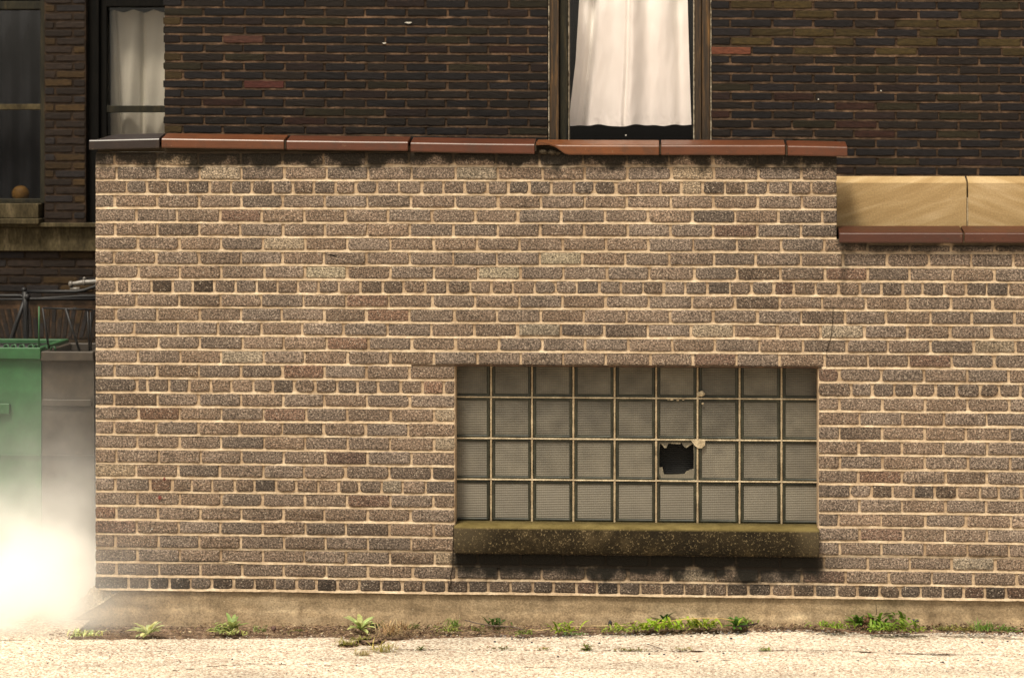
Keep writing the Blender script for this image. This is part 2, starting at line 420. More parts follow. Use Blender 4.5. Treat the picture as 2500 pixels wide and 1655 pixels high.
def lay_brick(mb, x0, x1, z0, z1, col, face=0.0, depth=.1, r=.006, step=.012, jit=.0012, mapf=None, proud=.0, tilt=0.0, bev=(.003, .010)):
    """tilt: rise of z per metre of x"""
    if x1-x0 < .012: return
    mapf = mapf or (lambda u, d, z: (u, d, z))
    mb.col = col
    o = outline(x0, x1, z0, z1, r, step, jit, random.uniform(0, 99))
    cx, cz = (x0+x1)/2, (z0+z1)/2
    lean = random.uniform(-.0012, .0012)
    def fy(x, z, q): return face-proud+q+lean*(x-cx)/.1
    def sh(k):
        hx, hz = (x1-x0)/2, (z1-z0)/2
        return [(cx+(x-cx)*(hx-k)/hx, cz+(z-cz)*(hz-k)/hz) for x, z in o]
    A = mb.ring([mapf(x, face+depth, z+tilt*x) for x, z in o])
    B = mb.ring([mapf(x, fy(x, z, .0028), z+tilt*x) for x, z in o])
    C = mb.ring([mapf(x, fy(x, z, .0004+random.uniform(-.0004, .0004)), z+tilt*x) for x, z in sh(bev[0])])
    D = mb.ring([mapf(x, fy(x, z, random.uniform(-.0008, .0008)), z+tilt*x) for x, z in sh(bev[1])])
    sm_ = bev[0] > .002; mb.bridge(A, B, 0, False); mb.bridge(B, C, 0, sm_); mb.bridge(C, D, 0, sm_); mb.fc(D, 0, sm_)
def cells(mb, xs, zs, inside, y0, y1, m=1, mapf=None, zf=None):
    """slab made of the cells for which inside() holds; only outer faces"""
    mapf = mapf or (lambda u, d, z: (u, d, z)); zf = zf or (lambda x, z: z)
    cache = {}
    def V(i, j, k):
        if (i, j, k) not in cache: cache[(i, j, k)] = mb.vt(mapf(xs[i], (y0, y1)[k], zf(xs[i], zs[j])))
        return cache[(i, j, k)]
    nx, nz_ = len(xs)-1, len(zs)-1
    I = lambda i, j: 0 <= i < nx and 0 <= j < nz_ and inside((xs[i]+xs[i+1])/2, (zs[j]+zs[j+1])/2)
    for i in range(nx):
        for j in range(nz_):
            if not I(i, j): continue
            mb.fc((V(i,j,0), V(i+1,j,0), V(i+1,j+1,0), V(i,j+1,0)), m)
            mb.fc((V(i,j,1), V(i,j+1,1), V(i+1,j+1,1), V(i+1,j,1)), m)
            if not I(i-1, j): mb.fc((V(i,j,0), V(i,j+1,0), V(i,j+1,1), V(i,j,1)), m)
            if not I(i+1, j): mb.fc((V(i+1,j,0), V(i+1,j,1), V(i+1,j+1,1), V(i+1,j+1,0)), m)
            if not I(i, j-1): mb.fc((V(i,j,0), V(i,j,1), V(i+1,j,1), V(i+1,j,0)), m)
            if not I(i, j+1): mb.fc((V(i,j+1,0), V(i+1,j+1,0), V(i+1,j+1,1), V(i,j+1,1)), m)

# ================================================================== LOW BUILDING IN FRONT
XL = X(233); XR = X(2800); XS = X(2043)                  # left end, right end, step of the parapet
XW0, XW1 = X(1109), X(1999)                              # window opening
LINES = [405, 439.7, 474.5, 508.5, 543, 577.5, 612, 646, 681.5, 716, 750, 784.5, 818.5, 853, 888, 923.5, 959, 993.5, 1028, 1062.5, 1097.5, 1132.5, 1167, 1201.5, 1236.5, 1270.5, 1305.5, 1340, 1372, 1407, 1440]
ZL = [Z(y, 502) for y in LINES]
# mean of the left (x=502) and right (x=2300) readings, kept level
RL = {6:617,7:653,8:687.5,9:723,10:757.8,11:793,12:829,13:864,14:899.5,15:934.7,16:970.3,17:1005,18:1041,19:1076,20:1111.5,21:1147.5,22:1183,23:1218,24:1253.5,25:1288.5,26:1323.3,27:1359,28:1394.6,29:1428.7,30:1462}
for k, v in RL.items(): ZL[k] = (ZL[k]+Z(v, 2300))/2
ZB = ZL[30]; ZWT = ZL[14]+.006; JT = .0136
ZTOP0 = Z(372, 1250); ZSILLTOP = Z(1274, 1550, .1)
ZLOWTOP = Z(585, 2250)
building = empty('low_brick_building', (XL, 0, 0), 'low grey-brown brick building with a broken glass block window and red terracotta coping', 'building')
UREF = [(-1, 179), (0, 281.7), (6, 895.4), (8, 1108.9), (13, 1636.3), (17, 2062.6), (21, 2477), (26, 2997)]
def u(n): return interp(n, UREF)
TYPE = {0:'A',1:'A',2:'H',3:'A',4:'B',5:'A',6:'B',7:'A',8:'B',9:'H',10:'B',11:'A',12:'B',13:'A',14:'B',15:'A',16:'H',17:'A',18:'B',19:'A',20:'B',21:'A',22:'B',23:'H',24:'B',25:'A',26:'B',27:'A',28:'B',29:'A',30:'H'}
def brick_col(hdr=False, low=0.0):
    base = Vector((.172, .128, .097))
    q = random.random()
    k = random.gauss(1.0, .075)
    if hdr: k = random.gauss(.90, .16)
    t = random.uniform(-1, 1)
    c = Vector((base.x*(1+.05*t), base.y, base.z*(1-.06*t)))*max(.5, k)
    if q < .03: c = Vector((c.x*1.02, c.y*.88, c.z*.84))*.88
    elif q < .065: c = Vector((c.x, c.y*1.06, c.z))*1.4
    elif q < (.24 if hdr else .10): c = c*.68
    return tuple(c*(1-low))
wall = MB()
def perps(k):
    t = TYPE[k]; ps = []
    off = random.uniform(-4, 4)
    if t == 'A': ps = [u(n)+off for n in range(0, 27)]
    elif t == 'B': ps = [u(n+.5)+off for n in range(0, 27)]
    else:
        st = {2: 307, 9: 283, 16: 333, 23: 283, 30: 313}[k]; ps = [st]
        n0 = (st-281.7)/102.3
        if k == 9: ps += [316]; n0 += .34
        if k == 16: ps += [361]; n0 += .27
        if k == 23: ps += [366]; n0 += .82
        j = 1
        while u(n0+j*.5) < 2900: ps.append(u(n0+j*.5)); j += 1
    if t != 'H' and 15 <= k <= 27:     # right of the window the bond starts afresh
        s = 2049 if t == 'A' else 2098
        ps = [p for p in ps if p < 1100]+[s+n*103.9+random.uniform(-2, 2) for n in range(9)]
    if k == 16 or k == 23:
        ps = [p for p in ps if p < 1090]+[2076+n*52.2+random.uniform(-2, 2) for n in range(15)]
    ps = [p+random.uniform(-2.2, 2.2) for p in ps]
    return [X(p) for p in ps]
def spans(k):
    """x intervals of solid wall in course k"""
    if k <= 5: sp = [(XL, XS)]
    else: sp = [(XL, XR)]
    if k >= 15 and k <= 27: sp = [(XL, XW0), (XW1, XR)]
    return sp
for k in range(0, 31):
    zt = ZL[k-1]-JT/2 if k else ZL[0]+.062
    zb = ZL[k]+JT/2
    pw = perps(k)
    for (a, b) in spans(k):
        cuts = [a]+[p for p in pw if a+.03 < p < b-.03]+[b]
        for i in range(len(cuts)-1):
            hj = JT/2*random.uniform(.7, 1.25)
            x0 = cuts[i]+(hj if i else 0); x1 = cuts[i+1]-(JT/2*random.uniform(.7, 1.25) if i < len(cuts)-2 else 0)
            rr = random.choice((.004, .006, .009, .013, .017)) if TYPE[k] == 'H' else random.choice((.003, .004, .006, .009, .014))
            col = brick_col(TYPE[k] == 'H')
            if TYPE[k] == 'H' and k == 30: col = tuple(q*.72 for q in col)
            top = zt+random.uniform(-.0018, .0018)
            if k == 6 and x0 > XS: top = min(top, Z(600, 2250))
            if (k == 8 and (x0 < X(800) < x1 or x0 < X(1217) < x1)) or (k == 7 and x0 < X(1382) < x1): col = (.27, .225, .16)
            lay_brick(wall, x0, x1, zb+random.uniform(-.0018, .0018), top, col,
                      face=0, depth=.11, r=rr, proud=random.uniform(-.0015, .0028), jit=random.uniform(.0012, .0026),
                      mapf=lambda u_, d, z, t_=random.gauss(0, .004), c_=(x0+x1)/2: (u_, d, z+WOB(u_, z)+t_*(u_-c_)))
# mortar body
wall.col = (1.05, 1.0, .97)
xs = [XL+.004]+[XS-.004, XW0+.004, XW1-.004, XR]; xs = sorted(xs)
zs = [ZB, ZL[27]+0.0, ZWT, ZLOWTOP, ZL[0]+.07]; zs = sorted(zs)
def ins(x, z):
    if x > XS and z > ZLOWTOP: return False
    if XW0 < x < XW1 and ZL[27] < z < ZWT: return False
    return True
cells(wall, xs, zs, ins, .0055, .115, 1)
# struck bed joints: a ledge that leans out toward its foot
def bed(mb, x0, x1, z, seed, m=1, dy0=.006, dy1=-.0002, half=JT/2, tilt=0, face=0):
    n = max(2, int((x1-x0)/.011))
    def fn(a, b):
        x = lerp(x0, x1, a); s = half*(1+.30*nz(x*14, seed, b*3)+.28*nz(x*55, seed, b*5))
        zz = z+(b-.5)*2*s+.0012*nz(x*6, seed)+tilt*x+(WOB(x, z) if face == 0 else 0)
        return (x, face+lerp(dy1, dy0, b)+.0022*nz(x*30, seed, b)+.0012*nz(x*9, seed), zz)
    mb.grid(fn, n, 2, m)
for k in range(0, 30):
    for (a, b) in spans(k):
        c = random.uniform(.98, 1.18); wall.col = (c, c, c)
        if k in (14,):
            bed(wall, a+.001, XW0-.001, ZL[k], k); bed(wall, XW1+.001, b, ZL[k], k)
        elif k in (27,):
            for (a2, b2) in ((XL, XW0), (XW1, XR)): bed(wall, a2+.001, b2-.001, ZL[k], k)
        else: bed(wall, a+.001, b-.001, ZL[k], k)
wall.col = (1.15, 1.15, 1.15)
bed(wall, XL+.02, XR, ZB+.002, 99, dy0=.004, dy1=-.004)
# side wall toward the alley and inner core
SIDE_D = 1.45
def mp_side(u_, d, z): return (XL+d, u_, z)
for k in range(0, 31):
    zt = ZL[k-1]-JT/2 if k else ZL[0]+.062
    zb = ZL[k]+JT/2
    st = .1 if k % 2 else .205
    p = .008
    cut = st
    while p < SIDE_D:
        lay_brick(wall, p, min(cut, SIDE_D), zb, zt, brick_col(), face=0, depth=.1, step=.03, mapf=lambda u_, d, z: (XL+d+.0005, .11+u_, z), r=.005)
        p = cut+JT; cut = p+.2
wall.col = (1, 1, 1)
wall.box(XL+.008, XL+.12, .1155, SIDE_D+.1, ZB, ZL[0]+.065, 1)
wall.box(XL+.121, XW0-.02, .116, .36, .0, ZL[0]-.1, 1); wall.box(XW1+.02, XS, .116, .36, .0, ZL[0]-.1, 1); wall.box(XW0-.0199, XW1+.0199, .116, .36, ZWT+.06, ZL[0]-.1, 1); wall.box(XW0-.0199, XW1+.0199, .116, .36, 0, ZL[27], 1)
wall.box(XS+.001, XR, .116, .36, .0, ZLOWTOP-.1, 1)
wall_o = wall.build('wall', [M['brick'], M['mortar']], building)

# ---- foundation
fb = MB()
ZS0 = lambda x: interp(x, [(-3, -.04), (XL, -.035), (0, -.002), (1.2, .012), (XR, .035)])
xf0 = X(292, .006)
def ff(a, b):
    x = lerp(XL+.02, XR, a); z = lerp(-.12, ZB-.004, b)
    return (x, .010+.004*nz(x*3, z*6)+.0015*nz(x*40, z*40), z)
# front face is cut by the broken corner
cut = [(X(150), Z(1545)), (X(200), Z(1513)), (X(245), Z(1488)), (X(270), Z(1470)), (X(291), Z(1457))]
def cutz(x): return interp(x, cut)
N = 200
cols_ = []
x_start = X(150)
for i in range(N+1):
    x = lerp(x_start, XR, (i/N)**1.15)
    ztop = min(ZB-.006, cutz(x)) if x < X(291) else ZB-.006
    col = []
    for j in range(9):
        z = lerp(-.12, ztop, j/8)
        col.append(fb.vt((x, .012+.004*nz(x*3, z*6)+.0015*nz(x*40, z*40), z)))
    cols_.append(col)
for a, b in zip(cols_, cols_[1:]):
    for j in range(8): fb.fc((a[j], b[j], b[j+1], a[j+1]), 0, True)
# core under the wall (top closed)
fb.box(XL+.03, XR, .03, .36, -.12, ZB-.008, 0)
fb.fc([fb.vt(p) for p in ((X(291), .012, ZB-.006), (XR, .012, ZB-.006), (XR, .03, ZB-.008), (X(291), .03, ZB-.008))])
fb.build('foundation', M['found'], building)
# ---- broken corner of the footing with exposed aggregate
rb = MB()
back = [(X(45, .3), -.06), (X(95, .28), Z(1548, 95, .28)), (X(150, .25), Z(1500, 150, .25)), (X(190, .2), Z(1468, 190, .2)), (X(232, .12), ZB-.004), (X(262, .06), ZB-.008)]
frnt = [(X(120), -.06), (X(152), Z(1545)), (X(200), Z(1513)), (X(245), Z(1488)), (X(270), Z(1470)), (X(291), Z(1456))]
by = [.34, .30, .25, .2, .12, .05]
def rf(a, b):
    t = a*5; i = min(4, int(t)); q = t-i
    fx, fz = [lerp(frnt[i][k], frnt[i+1][k], q) for k in (0, 1)]
    bx, bz = [lerp(back[i][k], back[i+1][k], q) for k in (0, 1)]
    yy = lerp(by[i], by[i+1], q)
    x, y, z = lerp(fx, bx, b), lerp(.008, yy, b), lerp(fz, bz, b)
    am = min(1, 6*b)*.016
    n1 = nz(x*60, y*60, z*60)+.6*nz(x*24, y*24, z*24+9)
    return (x, y-am*n1*.6-am*.2, z+am*n1)
ix = rb.grid(rf, 90, 40, 0, False)
# skirt so it is a solid wedge
for a, b in zip([r[-1] for r in ix], [r[-1] for r in ix][1:]):
    va, vb = rb.v[a], rb.v[b]
    c_ = rb.vt((va[0], va[1], -.12)); d_ = rb.vt((vb[0], vb[1], -.12)); rb.fc((b, a, c_, d_))
rb.build('broken_footing', M['rubble'], building)
# fissure in the broken footing
# ---- copings
def tile(name_parent, x0, x1, yt0, yt1, yb0, yb1, col, hip=False, chip=None, depth=.27, rise=.026, label=None, gapmortar=True):
    mb = MB(); mb.col = col
    n = 26 if chip else 10
    rings = []
    stations = [i/n for i in range(n+1)]
    xa, xb = X(x0, -.045), X(x1, -.045)
    e = .0025/(xb-xa)
    stations = [0, e]+stations[1:-1]+[1-e, 1]
    for s in stations:
        x = lerp(xa, xb, s); px = lerp(x0, x1, s)
        zt = Z(lerp(yt0, yt1, s), px, -.045); zb = Z(lerp(yb0, yb1, s), px, -.045)
        zt += .0012*nz(x*3, 5); zb += .0012*nz(x*3, 15)
        sh = .0025 if s in (0, 1) else 0
        fz = zb
        if chip:
            pb = interp(px, chip); fz = max(zb, Z(pb, px, -.045)+.0015*nz(x*90, 3))
        ri = rise
        ym = -.045+depth*.5
        if hip: 
            ri = rise*min(1, max(.05, (px-x0)/45.0))
        th = .02
        out = [(-.045+sh+(.004 if not chip else .003), fz+sh), (-.045+sh, fz+.006+sh), (-.045+sh, max(fz+.008, zt-.007)), (-.042+sh, zt-.0018-sh), (-.035+sh, zt+.0018-sh),
               (ym, zt+ri-sh), (-.045+depth-.004, zt-sh), (-.045+depth-sh, zt-.006), (-.045+depth-sh, zb)]
        inn = [(-.045+depth-th, zb), (-.045+depth-th, zt-th*.8), (ym, zt+ri-th), (-.045+th, max(fz+.004, zt-th*.8)), (-.045+th, fz+.002)]
        rings.append(mb.ring([(x, y, z) for y, z in out+inn]))
    for a, b in zip(rings, rings[1:]): mb.bridge(b, a, 0, False)
    mb.fc(rings[0], 0); mb.fc(rings[-1][::-1], 0)
    o = mb.build('coping_tile', M['terra'], building)
    if label: o['label'] = label
    return o
RED = (.225, .066, .026); ORA = (.30, .098, .030)
tile(0, 217, 389, 342, 338, 366, 362, (.040, .025, .026), hip=True, label='dark purple-grey coping tile at the end')
tile(0, 394, 693, 338, 342, 361, 365.5, (.24, .078, .030))
tile(0, 699, 996, 343, 346.5, 366, 369, (.19, .058, .030))
tile(0, 1002, 1305, 348, 352, 371, 376.5, (.19, .056, .028))
tile(0, 1309, 1609, 354, 355, 378, 379, ORA, chip=[(1309, 350), (1335, 353), (1352, 358), (1363, 362), (1371, 373), (1390, 379.5), (1700, 379.5)], label='orange coping tile with a broken corner')
tile(0, 1614, 1917, 354.5, 354.5, 379, 379, (.25, .080, .034))
tile(0, 1923, 2069, 356, 358.5, 380, 383, (.21, .062, .026))
tile(0, 2049, 2351, 568.5, 568.5, 593, 594, (.135, .042, .026), rise=.030)
tile(0, 2355, 2660, 568.5, 568.5, 593, 593.5, (.155, .047, .026), rise=.030)
# mortar bed under the copings and rising above the wall, and the lump in the broken tile
cm = MB(); cm.col = (.8, .75, .6)
cm.box(XL+.01, XS-.005, .012, .19, ZL[0]+.071, Z(357, 1250), 0)
cm.box(XS+.012, XR, .012, .19, ZLOWTOP+.001, Z(574, 2250), 0)
cm.build('coping_bed', M['mortar'], building)
def lump(mb, c, r, seed, flat=1.0, nu=10, nv=7, amp=.35, ky=1.0):
    c = Vector(c)
    rows = []
    for j in range(nv+1):
        t = math.pi*j/nv; row = []
        for i in range(nu):
            p = 2*math.pi*i/nu
            d = Vector((math.sin(t)*math.cos(p), math.sin(t)*math.sin(p)*ky, math.cos(t)*flat))
            k = r*(1+amp*nz(d.x*1.7+seed, d.y*1.7, d.z*1.7+seed*.7))
            row.append(mb.vt(c+d*k))
        rows.append(row)
    for a, b in zip(rows, rows[1:]): mb.bridge(a, b, 0, True)
lm = MB(); lm.col = (1, .95, .8)
lump(lm, P(1326, 371, -.014), .026, 3, .55, ky=.7); lump(lm, P(1347, 372, -.012), .024, 5, .55, ky=.7); lump(lm, P(1362, 374, -.01), .014, 9, .7, ky=.7)
lm.build('mortar_lump', M['mortar'], building)
for px, py, h in ((696, 354, 20), (1307, 361, 18), (1611.5, 366, 22), (1920, 368, 24), (2353, 582, 22)):
    jm = MB(); jm.col = (.9, .85, .75); c = P(px, py, -.03); a = X(px-2.2, -.03); b = X(px+2.2, -.03)
    jm.box(a, b, -.034, .12, c.z-h*.5/481, c.z+h*.55/481); jm.build('tile_joint_mortar', M['mortar'], building)

# ---- sill
sl = MB()
ys = -.045
def sx(px): return X(px, ys)
xa, xb = sx(1108), sx(2000)
zt_b = Z(1274, 1550, .105); zt_f = Z(1291, 1550, ys); zb_ = Z(1355, 1550, ys)
prof = [(.11, zb_), (.11, zt_b), (.02, lerp(zt_b, zt_f, .6)), (ys+.012, zt_f+.001), (ys+.003, zt_f-.003), (ys, zt_f-.010), (ys-.001, lerp(zt_f, zb_, .5)), (ys, zb_+.004), (ys+.004, zb_)]
rings = []
NS = 160
for i in range(NS+1):
    x = lerp(xa, xb, i/NS); rr = []
    for j, (y, z) in enumerate(prof):
        q = 1 if 2 <= j <= 7 else .3
        am = .0035 if j in (4, 7, 8) else .0018
        rr.append((x, y+am*q*nz(x*28, y*40, z*40), z+am*q*nz(x*33+9, y*30, z*30)))
    rings.append(sl.ring(rr))
for a, b in zip(rings, rings[1:]): sl.bridge(b, a, 0, True)
sl.fc(rings[0]); sl.fc(rings[-1][::-1])
sl.build('window_sill', M['sill'], building)

# ---- glass block window
YG = .105
JX = [1097.5, 1199, 1299, 1400, 1500.6, 1602, 1703, 1805.6, 1908, 2010]
JZ = [872, 971.5, 1072.5, 1173, 1277]
gx = [X(p, YG) for p in JX]; gz = [Z(p, 1550, YG) for p in JZ]
wg = MB()
def wob(x, z, s): return .0010*nz(x*25, z*25, s)
def bar(x0, x1, z0, z1, y0, vert):
    wg.col = (1.0,)*3 if not vert else (.82, .78, .74)
    L_ = (z1-z0) if vert else (x1-x0); n = max(2, int(L_/.012))
    rings = []
    for i in range(n+1):
        t = i/n
        if vert:
            z = lerp(z0, z1, t); cx = (x0+x1)/2; h = (x1-x0)/2*(1+.3*nz(z*20, cx*7))
            r = [(cx-h, .19, z), (cx-h, y0+.003, z), (cx-h*.6, y0+wob(cx, z, 1), z), (cx+h*.6, y0+wob(cx, z, 2), z), (cx+h, y0+.003, z), (cx+h, .19, z)]
        else:
            x = lerp(x0, x1, t); cz = (z0+z1)/2; h = (z1-z0)/2*(1+.3*nz(x*20, cz*7))
            r = [(x, .19, cz+h), (x, y0+.003, cz+h), (x, y0+wob(x, cz, 1), cz+h*.6), (x, y0+wob(x, cz, 2), cz-h*.6), (x, y0+.003, cz-h), (x, .19, cz-h)]
        rings.append(wg.ring(r))
    for a, b in zip(rings, rings[1:]): wg.bridge(a, b, 0, False)
    wg.fc(rings[0]); wg.fc(rings[-1][::-1])
HB, VB = .0036, .0050
for z in gz[1:-1]: bar(gx[0], gx[-1], z-HB, z+HB, YG-.007, False)
for x in gx[1:-1]:
    for z1, z0 in zip(gz, gz[1:]):
        bar(x-VB, x+VB, z0+HB+.0005, z1-HB-.0005, YG-.005, True)
wg.col = (1, 1, 1)
c = P(1713, 961, YG-.012); lump(wg, c, .016, 4, .9, ky=.5); lump(wg, c+Vector((-.012, 0, -.002)), .014, 14, .8, ky=.5)
c = P(1716, 985, YG-.01); lump(wg, c, .006, 8, 1, ky=.5)
# triangular smear of mortar at the corner of the hole
tri = [(1688, 1076), (1722, 1075), (1721, 1087), (1713, 1094), (1705, 1094), (1697, 1088)]
fr_ = wg.ring([P(a, b, YG-.012) for a, b in tri]); bk = wg.ring([P(a, b, YG+.0) for a, b in tri])
wg.fc(fr_[::-1]); wg.bridge(fr_, bk)
for a, b, w_ in ((1640, 975.5, .012), (1655, 977, .01), (1668, 976, .008), (1632, 976, .007)):
    lump(wg, P(a, b, YG-.005), w_*.8, a, .35, ky=.3)
window = wg.build('window', M['block_mortar'], building)
window['label'] = 'glass block window of four rows of nine blocks with one block broken through'
def block_mesh():
    mb = MB(); S = (gx[2]-gx[1])/2-VB; T = (gz[1]-gz[2])/2-HB
    def rect(hx, hz, y, r=.006):
        pts = []
        for sx_, sz_, a0 in ((1, -1, -90), (1, 1, 0), (-1, 1, 90), (-1, -1, 180)):
            for k in range(3):
                a = R(a0+45*k); pts.append((sx_*(hx-r)+r*math.cos(a), y, sz_*(hz-r)+r*math.sin(a)))
        return pts
    r0 = mb.ring(rect(S, T, .085)); r1 = mb.ring(rect(S, T, .004)); r2 = mb.ring(rect(S-.002, T-.002, .0)); r3 = mb.ring(rect(S-.0125, T-.0115, .0015))
    r4 = mb.ring(rect(S-.0155, T-.014, .0075, .004))
    mb.fc(r0); 
    mb.bridge(r0, r1, 0, False); mb.bridge(r1, r2, 0, True); mb.bridge(r2, r3, 0, True); mb.bridge(r3, r4, 0, True)
    hx, hz = S-.0155, T-.014
    NR = 20
    def fn(a, b):
        z = lerp(-hz, hz, b); ph = b*NR*2*math.pi
        return (lerp(-hx, hx, a), .0072-.0009*(1-math.cos(ph))-.0016*(1-(2*a-1)**2)*(1-(2*b-1)**2), z)
    mb.grid(fn, 6, NR*6, 1)
    return mb
bm_ = block_mesh()
me0 = None
brow, bcol = 2, 5
for r_ in range(4):
    for c_ in range(9):
        cx = (gx[c_]+gx[c_+1])/2; cz = (gz[r_]+gz[r_+1])/2
        if (r_, c_) == (brow, bcol): continue
        if me0 is None:
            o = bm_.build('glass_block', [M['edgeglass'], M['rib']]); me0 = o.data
        else:
            o = bpy.data.objects.new('glass_block', me0); COL.objects.link(o)
        o.parent = window
        o.location = (cx-XL, YG+random.uniform(-.0012, .0012), cz)
        o.rotation_euler = (random.uniform(-.006, .006), 0, random.uniform(-.006, .006))
# broken block
bb = MB(); S = (gx[2]-gx[1])/2-VB; T = (gz[1]-gz[2])/2-HB
cx = (gx[bcol]+gx[bcol+1])/2; cz = (gz[brow]+gz[brow+1])/2
def rc(hx, hz, y): return [(cx-hx, y, cz-hz), (cx+hx, y, cz-hz), (cx+hx, y, cz+hz), (cx-hx, y, cz+hz)]
hole = [(1611,1086),(1613,1083),(1619,1083),(1623,1088),(1628,1091),(1631,1084),(1637,1081),(1648,1080),(1664,1081),(1668,1088),(1672,1092),(1677,1087),(1688,1083),(1693,1085),
        (1694,1110),(1693.5,1146),(1684,1146),(1678,1151),(1673,1156),(1664,1157),(1640,1158),(1622,1158),(1618,1150),(1616,1142),(1609.5,1140),(1609,1115)]
hp = [P(a, b, YG) for a, b in hole]
def onrect(p, hx, hz):
    dx, dz = p.x-cx, p.z-cz; k = max(abs(dx)/hx, abs(dz)/hz); return (cx+dx/k, cz+dz/k)
o1 = bb.ring([(*(lambda q: (q[0], YG+.001, q[1]))(onrect(p, S, T)),) for p in hp])
o2 = bb.ring([(*(lambda q: (q[0], YG+.004, q[1]))(onrect(p, S-.011, T-.011)),) for p in hp])
i1 = bb.ring([(p.x, YG+.005, p.z) for p in hp]); i2 = bb.ring([(p.x, YG+.012, p.z) for p in hp])
bb.bridge(o1, o2, 0); bb.bridge(o2, i1, 1); bb.bridge(i1, i2, 0)
a = bb.ring(rc(S, T, YG+.002)); b = bb.ring(rc(S, T, YG+.085)); a2 = bb.ring(rc(S-.008, T-.008, YG+.012)); b2 = bb.ring(rc(S-.008, T-.008, YG+.075))
bb.bridge(a, b, 0); bb.fc(b, 0); bb.bridge(b2, a2, 2); 
def fnb(a_, b_):
    return (lerp(cx-S+.008, cx+S-.008, a_), YG+.074-.0015*math.cos(b_*19*2*math.pi), lerp(cz-T+.008, cz+T-.008, b_))
bb.grid(fnb, 2, 114, 2)
for (qx, qy, s_) in ((1622, 1166, .006), (1650, 1168, .006), (1680, 1163, .007)):
    lump(bb, P(qx, qy, YG+.02), s_, qx, .6)
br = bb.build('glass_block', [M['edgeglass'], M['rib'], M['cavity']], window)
br['label'] = 'glass block with a jagged black hole'
# dark room behind the blocks
rm = MB(); rm.box(gx[0]-.05, gx[-1]+.05, .195, .205, gz[-1]-.02, gz[0]+.05); rm.build('window_backing', M['room'], window)
# thin black plate across the head of the opening
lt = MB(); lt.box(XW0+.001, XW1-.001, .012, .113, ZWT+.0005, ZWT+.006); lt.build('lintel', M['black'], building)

lt = MB(); lt.box(X(1004), X(2006), -.004, .010, ZL[14]-.0030, ZL[14]+.0030, 0, .001); lt.build('lintel_edge', M['rust'], building)
for pts in ([(1612, 1081), (1632, 1080), (1627, 1093), (1622, 1093), (1617, 1086)], [(1664, 1080), (1690, 1079), (1692, 1082), (1676, 1093), (1671, 1090)],
            [(1609, 1141), (1617, 1140), (1621, 1160), (1610, 1162)], [(1676, 1150), (1693, 1144), (1694, 1162), (1668, 1161)], [(1612, 1163), (1650, 1160), (1692, 1163), (1692, 1167), (1612, 1168)], [(1632, 1079), (1664, 1079), (1660, 1084), (1640, 1083)]):
    sh = MB(); a_ = sh.ring([P(x_, y_, YG+.006) for x_, y_ in pts]); b_ = sh.ring([P(x_, y_, YG+.013) for x_, y_ in pts]); sh.fc(a_); sh.fc(b_[::-1]); sh.bridge(a_, b_); sh.build('glass_shard', M['shard'], window)
# ---- cracks
def ribbon(name, pts, wd, Y, parent, mat, seed=0, thick=.0015):
    mb = MB(); fr, bk = [], []
    Q = []
    for (a, b) in zip(pts, pts[1:]):
        n = 8
        for i in range(n): Q.append((lerp(a[0], b[0], i/n), lerp(a[1], b[1], i/n)))
    Q.append(pts[-1])
    rows = []
    for i, (px, py) in enumerate(Q):
        p = P(px, py, Y); wv = wd*(1+.6*nz(i*.9, seed)); off = .0012*nz(i*.7, seed+3)
        a = Q[max(i-1, 0)]; b = Q[min(i+1, len(Q)-1)]
        d = Vector((b[0]-a[0], 0, -(b[1]-a[1]))).normalized(); nrm = Vector((d.z, 0, -d.x))
        if i in (0, len(Q)-1): wv *= .3
        rows.append(mb.ring([p+nrm*(off-wv)+Vector((0, thick, 0)), p+nrm*(off-wv), p+nrm*(off+wv), p+nrm*(off+wv)+Vector((0, thick, 0))]))
    for a, b in zip(rows, rows[1:]): mb.bridge(a, b)
    mb.fc(rows[0]); mb.fc(rows[-1][::-1])
    return mb.build(name, mat, parent)
ribbon('crack', [(2034, 752), (2033, 790), (2028, 826), (2020, 850), (2017, 862)], .0012, -.0042, building, M['crack'], 1)
ribbon('crack', [(1107, 1285), (1106, 1352), (1105, 1385), (1100, 1405), (1101, 1420), (1095, 1440)], .0017, -.0042, building, M['crack'], 2)
ribbon('crack', [(395, 1369), (470, 1371), (540, 1370), (575, 1376), (640, 1379)], .0014, -.0046, building, M['crack'], 5)
def splat(mb, px, py, Y, r, seed, sq=1.0):
    c = P(px, py, Y); n = 12
    r0 = mb.ring([c+Vector((math.cos(6.2832*i/n), 0, math.sin(6.2832*i/n)*sq))*r*(1+.7*nz(i*.8, seed)) for i in range(n)])
    r1 = mb.ring([Vector(mb.v[q])+Vector((0, .002, 0)) for q in r0])
    mb.fc(r0); mb.bridge(r0, r1)
for (a, b, r_, q) in ((390, 1214, .0085, 1.3), (401, 1168, .0055, 1.4)):
    pm = MB(); splat(pm, a, b, -.0045, r_, a, q); pm.build('paint_mark', M['red'], building)
for (a, b, r_) in ((371, 1291, .004), (2178, 762, .003)):
    pm = MB(); splat(pm, a, b, -.0045, r_, a); pm.build('white_fleck', M['white'], building)

# ================================================================== DARK BRICK BUILDING BEHIND
YD = .40
dark = empty('dark_brick_building', (X(400, YD), YD, 0), 'tall dark brown roman brick building with a curtained window and yellow stone band', 'building')
